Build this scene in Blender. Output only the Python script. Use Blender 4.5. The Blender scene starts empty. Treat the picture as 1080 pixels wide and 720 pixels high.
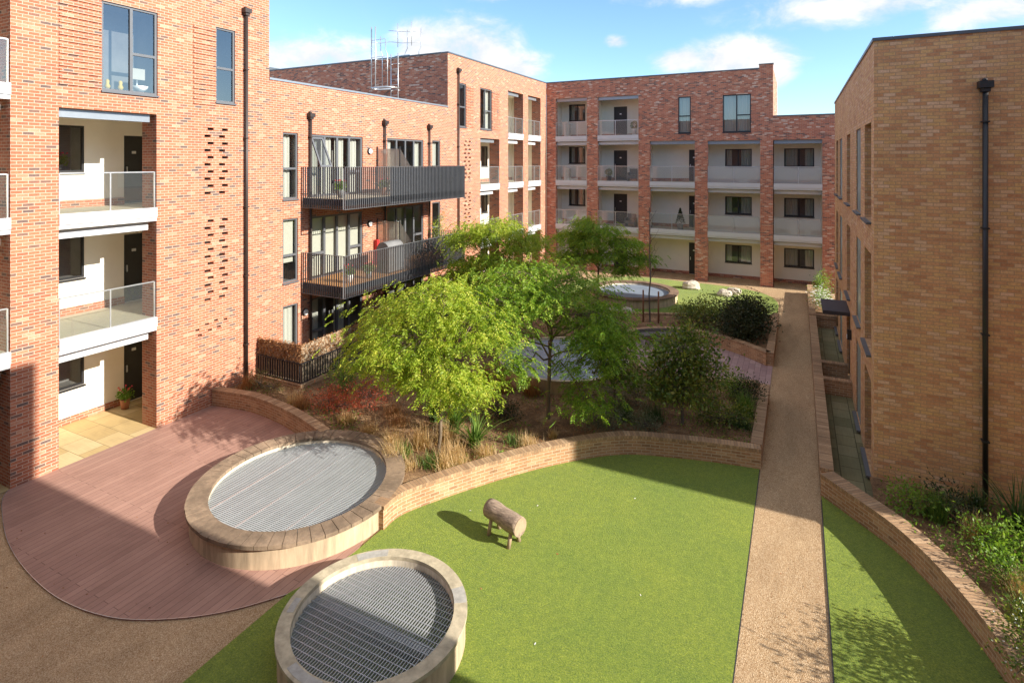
import bpy, math, random
import numpy as np
from mathutils import Vector, Matrix, noise
random.seed(7); RNG=np.random.default_rng(11)
C=bpy.context.scene.collection
PI=math.pi
# ------------------------------------------------------------------ materials
def newmat(name):
    m=bpy.data.materials.new(name); m.use_nodes=True
    nt=m.node_tree; nt.nodes.clear()
    out=nt.nodes.new('ShaderNodeOutputMaterial'); b=nt.nodes.new('ShaderNodeBsdfPrincipled')
    nt.links.new(b.outputs[0],out.inputs[0]); return m,nt,b,out
def N(nt,t,**k):
    n=nt.nodes.new(t)
    for a,v in k.items():
        if a in n.inputs.keys() if isinstance(a,str) else False: n.inputs[a].default_value=v
        else: setattr(n,a,v)
    return n
def ramp(nt,fac,stops,interp='LINEAR'):
    r=nt.nodes.new('ShaderNodeValToRGB'); r.color_ramp.interpolation=interp
    el=r.color_ramp.elements
    while len(el)<len(stops): el.new(0.5)
    for e,(p,c) in zip(el,stops): e.position=p; e.color=(*c,1)
    nt.links.new(fac,r.inputs[0]); return r
def mixc(nt,fac,a,b,mode='MIX'):
    m=nt.nodes.new('ShaderNodeMix'); m.data_type='RGBA'; m.blend_type=mode
    for s,v in ((m.inputs[0],fac),(m.inputs[6],a),(m.inputs[7],b)):
        if hasattr(v,'links') or hasattr(v,'is_linked'): nt.links.new(v,s)
        else: s.default_value=v if not isinstance(v,tuple) else (*v,1)
    return m.outputs[2]
def bump(nt,b,h,strength=.3,dist=.01):
    n=nt.nodes.new('ShaderNodeBump'); n.inputs['Strength'].default_value=strength; n.inputs['Distance'].default_value=dist
    nt.links.new(h,n.inputs['Height']); nt.links.new(n.outputs[0],b.inputs['Normal'])
def geopos(nt): return nt.nodes.new('ShaderNodeNewGeometry').outputs['Position']
def noise_t(nt,vec,scale,detail=3,rough=.55,dist=0):
    n=nt.nodes.new('ShaderNodeTexNoise'); n.inputs['Scale'].default_value=scale; n.inputs['Detail'].default_value=detail
    n.inputs['Roughness'].default_value=rough; n.inputs['Distortion'].default_value=dist
    if vec is not None: nt.links.new(vec,n.inputs['Vector'])
    return n.outputs['Fac']
def scaled(nt,vec,s,off=(0,0,0),rot=(0,0,0)):
    m=nt.nodes.new('ShaderNodeMapping'); m.inputs['Scale'].default_value=s; m.inputs['Location'].default_value=off; m.inputs['Rotation'].default_value=rot
    nt.links.new(vec,m.inputs['Vector']); return m.outputs[0]
def brick(name,stops,mortar,bw=.225,bh=.075,ms=.005,big=.35,stain=0.0,eff=0):
    m,nt,b,o=newmat(name)
    uv=nt.nodes.new('ShaderNodeTexCoord').outputs['UV']
    t=nt.nodes.new('ShaderNodeTexBrick'); nt.links.new(uv,t.inputs['Vector'])
    t.inputs['Color1'].default_value=(0,0,0,1); t.inputs['Color2'].default_value=(1,1,1,1); t.inputs['Mortar'].default_value=(.5,.5,.5,1)
    t.inputs['Scale'].default_value=1; t.inputs['Mortar Size'].default_value=ms; t.inputs['Mortar Smooth'].default_value=.2
    t.inputs['Brick Width'].default_value=bw; t.inputs['Row Height'].default_value=bh
    pos=geopos(nt)
    # per-brick tone nudged by a broad noise so pale and dark bricks come in loose drifts
    n1=noise_t(nt,scaled(nt,pos,(1,1,1)),1.3,3,.6)
    a=nt.nodes.new('ShaderNodeMath'); a.operation='MULTIPLY_ADD'; nt.links.new(n1,a.inputs[0]); a.inputs[1].default_value=big; a.inputs[2].default_value=-big/2
    s=nt.nodes.new('ShaderNodeSeparateColor'); nt.links.new(t.outputs['Color'],s.inputs[0])
    ad=nt.nodes.new('ShaderNodeMath'); ad.operation='ADD'; ad.use_clamp=True; nt.links.new(s.outputs[0],ad.inputs[0]); nt.links.new(a.outputs[0],ad.inputs[1])
    r=ramp(nt,ad.outputs[0],stops)
    n2=noise_t(nt,pos,24,5,.75)
    r2=ramp(nt,n2,[(.3,(.76,.75,.74)),(.7,(1.2,1.19,1.17))])
    col=mixc(nt,1.0,r.outputs[0],r2.outputs[0],'MULTIPLY')
    col=mixc(nt,t.outputs['Fac'],col,mortar)
    if stain:
        n3=noise_t(nt,scaled(nt,pos,(1,1,.35)),.9,5,.65,.6)
        r3=ramp(nt,n3,[(.35,(1-stain,1-stain,1-stain)),(.6,(1,1,1))])
        col=mixc(nt,1.0,col,r3.outputs[0],'MULTIPLY')
    if eff:
        n4=noise_t(nt,scaled(nt,pos,(.9,.9,1.6)),1.1,7,.72,.8); r4=ramp(nt,n4,[(.64,(0,0,0)),(.70,(eff,eff,eff))])
        n5=noise_t(nt,pos,60,2,.6); r5=ramp(nt,n5,[(.5,(0,0,0)),(.62,(1,1,1))])
        mk=nt.nodes.new('ShaderNodeMath'); mk.operation='MULTIPLY'; nt.links.new(r4.outputs[0],mk.inputs[0]); nt.links.new(r5.outputs[0],mk.inputs[1])
        col=mixc(nt,mk.outputs[0],col,(.75,.66,.55))
    nt.links.new(col,b.inputs['Base Color']); b.inputs['Roughness'].default_value=.9
    inv=nt.nodes.new('ShaderNodeMath'); inv.operation='MULTIPLY_ADD'; nt.links.new(t.outputs['Fac'],inv.inputs[0]); inv.inputs[1].default_value=-1
    nt.links.new(n2,inv.inputs[2]); bump(nt,b,inv.outputs[0],.5,.008)
    return m
def plain(name,col,rough=.6,metal=0,var=.12,scale=6,bmp=0,stretch=(1,1,1),spec=.5):
    m,nt,b,o=newmat(name)
    f=noise_t(nt,scaled(nt,geopos(nt),stretch),scale,5,.65)
    r=ramp(nt,f,[(.25,tuple(c*(1-var) for c in col)),(.75,tuple(min(1,c*(1+var)) for c in col))])
    nt.links.new(r.outputs[0],b.inputs['Base Color']); b.inputs['Roughness'].default_value=rough; b.inputs['Metallic'].default_value=metal
    b.inputs['Specular IOR Level'].default_value=spec
    if bmp: bump(nt,b,f,bmp,.02)
    return m
def leafmat(name,c1,c2,c3,trans=.35,rough=.5):
    m=bpy.data.materials.new(name); m.use_nodes=True; nt=m.node_tree; nt.nodes.clear()
    o=nt.nodes.new('ShaderNodeOutputMaterial')
    g=nt.nodes.new('ShaderNodeNewGeometry')
    n=noise_t(nt,g.outputs['Position'],1.8,2,.5)
    mx=nt.nodes.new('ShaderNodeMath'); mx.operation='MULTIPLY_ADD'; nt.links.new(g.outputs['Random Per Island'],mx.inputs[0]); mx.inputs[1].default_value=.55
    ad=nt.nodes.new('ShaderNodeMath'); ad.operation='MULTIPLY_ADD'; nt.links.new(n,ad.inputs[0]); ad.inputs[1].default_value=.9; ad.inputs[2].default_value=-.22
    nt.links.new(ad.outputs[0],mx.inputs[2])
    r=ramp(nt,mx.outputs[0],[(.1,c1),(.5,c2),(.92,c3)])
    b=nt.nodes.new('ShaderNodeBsdfPrincipled'); b.inputs['Roughness'].default_value=rough; b.inputs['Specular IOR Level'].default_value=.35
    nt.links.new(r.outputs[0],b.inputs['Base Color'])
    t=nt.nodes.new('ShaderNodeBsdfTranslucent')
    tc=mixc(nt,1.0,r.outputs[0],(1.25,1.35,.6),'MULTIPLY'); nt.links.new(tc,t.inputs['Color'])
    mi=nt.nodes.new('ShaderNodeMixShader'); mi.inputs[0].default_value=trans
    nt.links.new(b.outputs[0],mi.inputs[1]); nt.links.new(t.outputs[0],mi.inputs[2]); nt.links.new(mi.outputs[0],o.inputs[0])
    return m
def islandmat(name,col,var):
    m,nt,b,o=newmat(name); g=nt.nodes.new('ShaderNodeNewGeometry')
    f=noise_t(nt,scaled(nt,g.outputs['Position'],(1,1,1)),9,5,.7)
    a=nt.nodes.new('ShaderNodeMath'); a.operation='MULTIPLY_ADD'; nt.links.new(f,a.inputs[0]); a.inputs[1].default_value=1.0
    b2=nt.nodes.new('ShaderNodeMath'); b2.operation='MULTIPLY_ADD'; nt.links.new(noise_t(nt,g.outputs['Position'],1.4,2),b2.inputs[0]); b2.inputs[1].default_value=1.2; b2.inputs[2].default_value=-.6
    nt.links.new(b2.outputs[0],a.inputs[2])
    r=ramp(nt,a.outputs[0],[(.2,tuple(c*(1-var) for c in col)),(.5,col),(.85,tuple(c*(1+var*1.8) for c in col))])
    nt.links.new(r.outputs[0],b.inputs['Base Color']); b.inputs['Roughness'].default_value=.85; bump(nt,b,f,.4,.02); return m
def glassmat(name,tint,refl=.12,rough=.0,cloud=None,cloudamt=0.):
    m=bpy.data.materials.new(name); m.use_nodes=True; nt=m.node_tree; nt.nodes.clear()
    o=nt.nodes.new('ShaderNodeOutputMaterial')
    t=nt.nodes.new('ShaderNodeBsdfTransparent'); t.inputs[0].default_value=(*tint,1)
    g=nt.nodes.new('ShaderNodeBsdfGlossy'); g.inputs['Roughness'].default_value=rough; g.inputs[0].default_value=(.8,.8,.78,1)
    f=nt.nodes.new('ShaderNodeLayerWeight'); f.inputs[0].default_value=.5
    pw=nt.nodes.new('ShaderNodeMath'); pw.operation='POWER'; pw.inputs[1].default_value=4.5; nt.links.new(f.outputs['Facing'],pw.inputs[0])
    a=nt.nodes.new('ShaderNodeMath'); a.operation='MULTIPLY_ADD'; a.use_clamp=True; a.inputs[1].default_value=.75; a.inputs[2].default_value=refl+.04; nt.links.new(pw.outputs[0],a.inputs[0])
    base=t.outputs[0]
    if cloud:
        d=nt.nodes.new('ShaderNodeBsdfDiffuse'); d.inputs[0].default_value=(*cloud,1)
        tr=nt.nodes.new('ShaderNodeBsdfTranslucent'); tr.inputs[0].default_value=(*cloud,1)
        dm=nt.nodes.new('ShaderNodeMixShader'); dm.inputs[0].default_value=.4; nt.links.new(d.outputs[0],dm.inputs[1]); nt.links.new(tr.outputs[0],dm.inputs[2])
        mm=nt.nodes.new('ShaderNodeMixShader'); mm.inputs[0].default_value=cloudamt
        nt.links.new(base,mm.inputs[1]); nt.links.new(dm.outputs[0],mm.inputs[2]); base=mm.outputs[0]
    x=nt.nodes.new('ShaderNodeMixShader'); nt.links.new(a.outputs[0],x.inputs[0]); nt.links.new(base,x.inputs[1]); nt.links.new(g.outputs[0],x.inputs[2])
    nt.links.new(x.outputs[0],o.inputs[0]); return m

M={}
M['brick_red']=brick('brick_red',[(0,(.13,.09,.08)),(.06,(.20,.11,.08)),(.13,(.34,.11,.058)),(.5,(.42,.138,.070)),(.84,(.45,.162,.085)),(.95,(.47,.21,.125)),(1,(.50,.28,.18))],(.49,.34,.255),ms=.009,stain=.05,big=.28)
M['brick_deep']=brick('brick_deep',[(0,(.15,.085,.075)),(.09,(.24,.11,.08)),(.2,(.40,.13,.075)),(.6,(.50,.17,.095)),(.84,(.55,.23,.135)),(.93,(.60,.37,.27)),(1,(.64,.46,.37))],(.42,.31,.25),ms=.007,stain=.08)
M['brick_buff']=brick('brick_buff',[(0,(.50,.24,.115)),(.12,(.57,.29,.14)),(.3,(.63,.34,.165)),(.5,(.66,.385,.18)),(.68,(.65,.395,.165)),(.85,(.68,.42,.23)),(1,(.71,.47,.30))],(.42,.27,.16),big=.35,stain=.14,ms=.007,eff=.5)
M['brick_garden']=brick('brick_garden',[(0,(.30,.17,.09)),(.15,(.38,.205,.105)),(.5,(.44,.24,.12)),(.85,(.48,.28,.145)),(1,(.52,.33,.19))],(.54,.42,.29),ms=.008,big=.3,stain=.22)
M['brick_soldier']=brick('brick_soldier',[(0,(.30,.185,.105)),(.3,(.38,.235,.13)),(.7,(.45,.285,.16)),(1,(.52,.35,.21))],(.24,.17,.11),bw=.075,bh=.4,ms=.007,big=.2,stain=.28)
M['render_cream']=plain('render_cream',(.87,.81,.70),.85,var=.035,scale=2)
M['soffit']=plain('soffit',(.72,.70,.66),.8,var=.04)
M['fascia']=plain('fascia',(.54,.55,.57),.35,var=.04,scale=1.5)
M['coping']=plain('coping',(.10,.115,.13),.4,.3,var=.1)
M['coping_light']=plain('coping_light',(.30,.33,.36),.35,.5,var=.08)
M['frame']=plain('frame',(.12,.125,.135),.4,.1,var=.08)
M['frame_black']=plain('frame_black',(.02,.02,.022),.4,var=.1)
M['pipe']=plain('pipe',(.028,.03,.034),.4,.2,var=.15)
M['pipe_brown']=plain('pipe_brown',(.045,.034,.030),.45,.2,var=.15)
M['steel_rail']=plain('steel_rail',(.17,.175,.185),.45,.3,var=.12)
M['steel_dark']=plain('steel_dark',(.035,.035,.04),.5,.2,var=.2)
M['infill']=plain('infill',(.10,.105,.115),.6,.1,var=.35,scale=9,stretch=(1,3,.6))
M['galv']=plain('galv',(.62,.64,.66),.35,.75,var=.1)
M['pane']=glassmat('pane',(.82,.86,.86),.08)
M['pane_sky']=glassmat('pane_sky',(.72,.76,.77),.17)
M['pane_aqua']=glassmat('pane_aqua',(.5,.6,.6),.02,.25,(.60,.84,.82),.85)
M['clear_glass']=glassmat('clear_glass',(.82,.86,.85),.06,0,(.6,.65,.66),.08)
M['hazy_glass']=glassmat('hazy_glass',(.85,.88,.88),.05,.05,(.78,.82,.84),.14)
M['frost_glass']=glassmat('frost_glass',(.8,.83,.83),.04,.1,(.78,.82,.85),.48)
M['bronze_glass']=glassmat('bronze_glass',(.7,.66,.6),.05,.15,(.52,.47,.40),.6)
M['curtain']=plain('curtain',(.6,.57,.5),.9,var=.06,scale=3,stretch=(6,6,.3))
M['blind']=plain('blind',(.58,.54,.45),.9,var=.05)
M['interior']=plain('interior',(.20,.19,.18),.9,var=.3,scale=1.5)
M['door_dark']=plain('door_dark',(.022,.022,.0205),.45,var=.2)
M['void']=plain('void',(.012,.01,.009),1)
M['stone_tile']=None
M['concrete_rim']=plain('concrete_rim',(.42,.36,.25),.85,var=.38,scale=6,bmp=.2)
M['concrete_wall']=plain('concrete_wall',(.46,.35,.23),.85,var=.38,scale=3.2,stretch=(2,2,.3),bmp=.15)
M['timber_cope']=islandmat('timber_cope',(.21,.15,.10),.35)
M['timber_cope_old']=plain('timber_cope',(.21,.15,.10),.8,var=.35,scale=7,bmp=.3)
M['brown_cope']=islandmat('brown_cope',(.20,.13,.085),.3)
M['brown_cope_old']=plain('brown_cope',(.20,.13,.085),.8,var=.3,scale=6,bmp=.3)
M['patch']=plain('patch',(.36,.345,.31),.85,var=.3,scale=9)
M['inner_wall']=plain('inner_wall',(.62,.54,.42),.85,var=.35,scale=5,stretch=(2,2,.4))
M['grate_pale']=plain('grate_pale',(.40,.43,.44),.6,.2,var=.1,scale=1.2)
M['grate_sheet']=plain('grate_sheet',(.13,.145,.155),.7,.1,var=.12,scale=1.2)
M['grate_steel']=plain('grate_steel',(.42,.43,.45),.4,.5,var=.12)
M['pool_blue']=plain('pool_blue',(.22,.27,.34),.5,.1,var=.15,scale=1.5)
M['bark_log']=plain('bark_log',(.30,.22,.16),.95,var=.6,scale=14,bmp=.8,stretch=(.5,1.6,2))
M['log_end']=plain('log_end',(.36,.26,.17),.85,var=.2,scale=12)
M['bark']=plain('bark',(.17,.125,.085),.9,var=.35,scale=9,bmp=.4,stretch=(1,1,.3))
M['bark_grey']=plain('bark_grey',(.12,.10,.085),.9,var=.3,scale=9,bmp=.4,stretch=(1,1,.3))
M['stake']=plain('stake',(.22,.10,.05),.85,var=.2)
M['stone']=plain('stone',(.50,.44,.36),.9,var=.25,scale=4,bmp=.4)
M['bench_wood']=plain('bench_wood',(.15,.135,.125),.75,var=.3,scale=5,stretch=(1,4,1))
M['canopy']=plain('canopy',(.04,.037,.045),.5,var=.1)
M['sill_blue']=plain('sill_blue',(.07,.075,.115),.4,.2,var=.1)
M['pot_grey']=plain('pot_grey',(.28,.29,.30),.7)
M['pot_terra']=plain('pot_terra',(.38,.16,.08),.8)
M['bbq']=plain('bbq',(.20,.20,.20),.75,var=.15)
M['red_plastic']=plain('red_plastic',(.5,.03,.03),.4)
M['white_plastic']=plain('white_plastic',(.8,.8,.78),.4,var=.03)
M['orange_wood']=plain('orange_wood',(.5,.25,.09),.6)
M['flower_red']=plain('flower_red',(.65,.05,.07),.6)
M['flower_white']=plain('flower_white',(.8,.8,.74),.6)
M['flower_yellow']=plain('flower_yellow',(.75,.5,.04),.6)
M['brush_screen']=plain('brush_screen',(.33,.26,.18),.95,var=.6,scale=26,bmp=.8,stretch=(1,1,.6))
M['leaf_locust']=leafmat('leaf_locust',(.13,.22,.022),(.30,.40,.035),(.58,.56,.09),.45)
M['leaf_locust_green']=leafmat('leaf_locust_green',(.09,.18,.022),(.19,.32,.03),(.40,.46,.06),.42)
M['leaf_dark']=leafmat('leaf_dark',(.06,.10,.025),(.13,.19,.035),(.40,.36,.09),.3,.35)
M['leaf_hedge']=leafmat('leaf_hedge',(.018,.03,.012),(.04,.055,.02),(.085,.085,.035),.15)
M['leaf_mid']=leafmat('leaf_mid',(.07,.15,.025),(.16,.28,.035),(.32,.42,.08),.4)
M['leaf_grey']=leafmat('leaf_grey',(.09,.11,.06),(.18,.20,.115),(.32,.34,.21),.25)
M['leaf_red']=leafmat('leaf_red',(.22,.05,.03),(.46,.10,.055),(.60,.22,.12),.35)
M['leaf_olive']=leafmat('leaf_olive',(.09,.09,.03),(.2,.17,.06),(.32,.25,.1),.25)
M['straw']=leafmat('straw',(.36,.22,.10),(.60,.40,.20),(.80,.64,.40),.35)
M['rust_grass']=leafmat('rust_grass',(.20,.085,.035),(.36,.17,.07),(.48,.28,.13),.3)
M['blade_green']=leafmat('blade_green',(.05,.11,.02),(.12,.22,.04),(.28,.36,.09),.3)
M['blade_dark']=leafmat('blade_dark',(.025,.06,.018),(.06,.12,.03),(.14,.2,.07),.25)
def mat_soil():
    m,nt,b,o=newmat('soil'); p=geopos(nt)
    r=ramp(nt,noise_t(nt,p,2.2,6,.75),[(.3,(.10,.055,.03)),(.5,(.22,.13,.07)),(.7,(.40,.27,.16))])
    f=noise_t(nt,p,45,3,.8); r2=ramp(nt,f,[(.35,(.4,.4,.4)),(.65,(1.5,1.4,1.2))])
    nt.links.new(mixc(nt,1.,r.outputs[0],r2.outputs[0],'MULTIPLY'),b.inputs['Base Color']); b.inputs['Roughness'].default_value=1
    bump(nt,b,f,.9,.04); return m
def mat_lawn():
    m,nt,b,o=newmat('turf'); p=geopos(nt)
    big=noise_t(nt,p,.55,4,.6); fine=noise_t(nt,scaled(nt,p,(1,1,1)),38,5,.85); mid=noise_t(nt,p,9,5,.75)
    r=ramp(nt,fine,[(.36,(.08,.145,.010)),(.5,(.17,.245,.017)),(.64,(.30,.36,.035))])
    r2=ramp(nt,mid,[(.3,(.76,.80,.78)),(.7,(1.2,1.15,1.12))]); r3=ramp(nt,big,[(.3,(.84,.90,.92)),(.7,(1.14,1.06,1.0))])
    c=mixc(nt,1.,mixc(nt,1.,r.outputs[0],r2.outputs[0],'MULTIPLY'),r3.outputs[0],'MULTIPLY')
    # faint carpet seams every four metres across the roll
    nt.links.new(c,b.inputs['Base Color']); b.inputs['Roughness'].default_value=.85; b.inputs['Specular IOR Level'].default_value=.2
    b.inputs['Sheen Weight'].default_value=.15
    bump(nt,b,fine,1.,.03); return m
def mat_resin():
    m,nt,b,o=newmat('resin_gravel'); p=geopos(nt)
    v=nt.nodes.new('ShaderNodeTexVoronoi'); v.inputs['Scale'].default_value=95; nt.links.new(p,v.inputs['Vector'])
    s=nt.nodes.new('ShaderNodeSeparateColor'); nt.links.new(v.outputs['Color'],s.inputs[0])
    r=ramp(nt,s.outputs[0],[(0,(.27,.165,.08)),(.35,(.42,.275,.15)),(.7,(.50,.345,.20)),(1,(.63,.49,.33))])
    r2=ramp(nt,noise_t(nt,scaled(nt,p,(1.3,.35,1)),.9,7,.7,.5),[(.3,(.76,.75,.74)),(.55,(1,1,1)),(.75,(1.1,1.1,1.1))])
    nt.links.new(mixc(nt,1.,r.outputs[0],r2.outputs[0],'MULTIPLY'),b.inputs['Base Color']); b.inputs['Roughness'].default_value=.85; b.inputs['Specular IOR Level'].default_value=.2
    bump(nt,b,v.outputs['Distance'],.7,.012); return m
def mat_planks(name,stops,width,joint,rot=0,length=3.6):
    m,nt,b,o=newmat(name); p=geopos(nt)
    v=scaled(nt,p,(1,1,1),(0,0,0),(0,0,rot))
    t=nt.nodes.new('ShaderNodeTexBrick'); nt.links.new(v,t.inputs['Vector']); t.inputs['Scale'].default_value=1
    t.inputs['Color1'].default_value=(0,0,0,1); t.inputs['Color2'].default_value=(1,1,1,1); t.inputs['Brick Width'].default_value=length
    t.inputs['Row Height'].default_value=width; t.inputs['Mortar Size'].default_value=joint; t.inputs['Mortar Smooth'].default_value=.3
    s=nt.nodes.new('ShaderNodeSeparateColor'); nt.links.new(t.outputs['Color'],s.inputs[0])
    r=ramp(nt,s.outputs[0],stops)
    r2=ramp(nt,noise_t(nt,p,1.1,6,.7,.4),[(.3,(.86,.85,.85)),(.5,(1,1,1)),(.72,(1.09,1.1,1.11))])
    r4=ramp(nt,noise_t(nt,scaled(nt,v,(1.5,40,1)),1,3,.6),[(.3,(.9,.9,.9)),(.7,(1.08,1.08,1.08))])
    c=mixc(nt,1.,mixc(nt,1.,r.outputs[0],r2.outputs[0],'MULTIPLY'),r4.outputs[0],'MULTIPLY')
    c=mixc(nt,t.outputs['Fac'],c,tuple(x*.55 for x in stops[0][1]))
    nt.links.new(c,b.inputs['Base Color']); b.inputs['Roughness'].default_value=.8; b.inputs['Specular IOR Level'].default_value=.2
    inv=nt.nodes.new('ShaderNodeMath'); inv.operation='SUBTRACT'; inv.inputs[0].default_value=1; nt.links.new(t.outputs['Fac'],inv.inputs[1])
    bump(nt,b,inv.outputs[0],.5,.01); return m
M['soil']=mat_soil(); M['turf']=mat_lawn(); M['resin']=mat_resin()
M['deck']=mat_planks('deck_boards',[(0,(.325,.19,.150)),(.5,(.35,.207,.162)),(1,(.38,.227,.178))],.145,.005,PI/2)
M['patio']=mat_planks('patio_pavers',[(0,(.30,.20,.20)),(.5,(.36,.25,.245)),(1,(.42,.30,.285))],.2,.006,PI/2,.6)
M['stone_tile']=mat_planks('stone_tiles',[(0,(.46,.33,.15)),(.5,(.55,.41,.21)),(1,(.62,.49,.28))],.6,.008,0,.9)
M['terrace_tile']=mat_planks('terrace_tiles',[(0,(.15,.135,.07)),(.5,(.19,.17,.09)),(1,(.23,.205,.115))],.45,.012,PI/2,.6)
M['floor_beige']=plain('floor_beige',(.50,.44,.33),.8,var=.08)
M['roof']=plain('roof_membrane',(.25,.25,.25),.9)

# ------------------------------------------------------------------ mesh builder
class MB:
    def __init__(s): s.v=[];s.f=[];s.uv=[];s.smooth=[]
    def face(s,pts,uv=None,sm=False):
        i=len(s.v); s.v+= [tuple(p) for p in pts]; s.f.append(tuple(range(i,i+len(pts)))); s.smooth.append(sm)
        if uv is None:
            a,b,c=Vector(pts[0]),Vector(pts[1]),Vector(pts[2]); n=(b-a).cross(c-b)
            ax=max(range(3),key=lambda k:abs(n[k]))
            uv=[(p[1],p[2]) if ax==0 else (p[0],p[2]) if ax==1 else (p[0],p[1]) for p in pts]
        s.uv.append(uv)
    def box(s,x0,x1,y0,y1,z0,z1):
        x0,x1=min(x0,x1),max(x0,x1);y0,y1=min(y0,y1),max(y0,y1);z0,z1=min(z0,z1),max(z0,z1)
        P=[(x,y,z) for z in(z0,z1) for y in(y0,y1) for x in(x0,x1)]
        for q in((0,2,3,1),(4,5,7,6),(0,1,5,4),(2,6,7,3),(0,4,6,2),(1,3,7,5)): s.face([P[k] for k in q])
        return s
    def obox(s,c,u,v,w):
        c,u,v,w=map(Vector,(c,u,v,w)); P=[c+a*u+b*v+d*w for d in(-1,1) for b in(-1,1) for a in(-1,1)]
        for q in((0,2,3,1),(4,5,7,6),(0,1,5,4),(2,6,7,3),(0,4,6,2),(1,3,7,5)): s.face([P[k] for k in q])
        return s
    def prism(s,poly,z0,z1,sides=True,bottom=False):
        s.face([(x,y,z1) for x,y in poly])
        if bottom: s.face([(x,y,z0) for x,y in reversed(poly)])
        if sides:
            L=0
            for i in range(len(poly)):
                a,b=poly[i],poly[(i+1)%len(poly)]; l=math.dist(a,b)
                s.face([(*a,z0),(*b,z0),(*b,z1),(*a,z1)],[(L,z0),(L+l,z0),(L+l,z1),(L,z1)]); L+=l
        return s
    def tube(s,pts,rad,n=8,cap=True,sm=True):
        pts=[Vector(p) for p in pts]; rings=[]
        if not hasattr(rad,'__len__'): rad=[rad]*len(pts)
        ref=None
        for i,p in enumerate(pts):
            t=(pts[min(i+1,len(pts)-1)]-pts[max(i-1,0)]).normalized()
            if ref is None: ref=t.orthogonal().normalized()
            a=(ref-t*ref.dot(t))
            a=a.normalized() if a.length>1e-6 else t.orthogonal().normalized()
            ref=a; b=t.cross(a)
            rings.append([p+(a*math.cos(2*PI*k/n)+b*math.sin(2*PI*k/n))*rad[i] for k in range(n)])
        base=len(s.v)
        for r in rings: s.v+=[tuple(q) for q in r]
        for i in range(len(rings)-1):
            for k in range(n):
                k2=(k+1)%n; s.f.append((base+i*n+k,base+i*n+k2,base+(i+1)*n+k2,base+(i+1)*n+k)); s.smooth.append(sm)
                s.uv.append([(k/n,i),(k/n+1/n,i),(k/n+1/n,i+1),(k/n,i+1)])
        if cap:
            for ri,rv in ((0,1),(len(rings)-1,0)):
                idx=[base+ri*n+k for k in range(n)]
                if rv: idx=idx[::-1]
                s.f.append(tuple(idx)); s.smooth.append(False); s.uv.append([(0,0)]*n)
        return s
    def ring(s,cx,cy,r0,r1,z0,z1,seg=96,a0=0,a1=2*PI):
        full=abs(a1-a0-2*PI)<1e-6
        for k in range(seg):
            t0=a0+(a1-a0)*k/seg;t1=a0+(a1-a0)*(k+1)/seg
            P=lambda r,t,z:(cx+r*math.cos(t),cy+r*math.sin(t),z)
            s.face([P(r0,t0,z1),P(r1,t0,z1),P(r1,t1,z1),P(r0,t1,z1)])
            s.face([P(r1,t0,z0),P(r1,t1,z0),P(r1,t1,z1),P(r1,t0,z1)],[(t0*r1,z0),(t1*r1,z0),(t1*r1,z1),(t0*r1,z1)])
            s.face([P(r0,t1,z0),P(r0,t0,z0),P(r0,t0,z1),P(r0,t1,z1)],[(t1*r0,z0),(t0*r0,z0),(t0*r0,z1),(t1*r0,z1)])
            s.face([P(r0,t1,z0),P(r1,t1,z0),P(r1,t0,z0),P(r0,t0,z0)])
        if not full:
            for t in(a0,a1):
                P=lambda r,z:(cx+r*math.cos(t),cy+r*math.sin(t),z)
                s.face([P(r0,z0),P(r1,z0),P(r1,z1),P(r0,z1)])
        return s
    def arrays(s,V,F):  # numpy extra geometry (quads)
        b=len(s.v); s.v+= [tuple(x) for x in V.tolist()]
        for f in (F+b).tolist(): s.f.append(tuple(f)); s.smooth.append(False); s.uv.append(None)
        return s
    def build(s,name,mat,parent=None,bevel=0):
        me=bpy.data.meshes.new(name); me.from_pydata(s.v,[],s.f)
        if any(u is not None for u in s.uv):
            ul=me.uv_layers.new(name='UVMap'); flat=[]
            for f,u in zip(s.f,s.uv):
                flat+= [c for q in (u if u is not None else [(0,0)]*len(f)) for c in q]
            ul.data.foreach_set('uv',flat)
        if any(s.smooth): me.polygons.foreach_set('use_smooth',s.smooth)
        for m_ in (mat if isinstance(mat,list) else [mat]): me.materials.append(m_)
        me.update()
        o=bpy.data.objects.new(name,me); C.objects.link(o)
        if bevel:
            bv=o.modifiers.new('bev','BEVEL'); bv.width=bevel; bv.segments=2
        if parent is not None: setp(o,parent)
        return o
def wloc(o):
    return o.location.copy() if o.parent is None else wloc(o.parent)
def setp(o,p):
    o.parent=p
    if p.type=='EMPTY': o.matrix_parent_inverse=Matrix.Translation(-p.location)
    # a mesh parent already carries world coordinates, so its children need no offset
def root(name,label,cat,loc,group=None):
    o=bpy.data.objects.new(name,None); C.objects.link(o); o.location=loc; o.empty_display_size=.3
    o['label']=label;o['category']=cat
    if group:o['group']=group
    return o
def tag(o,label,cat,group=None):
    o['label']=label;o['category']=cat
    if group:o['group']=group
    return o
def struct(o): o['kind']='structure'; return o

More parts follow.
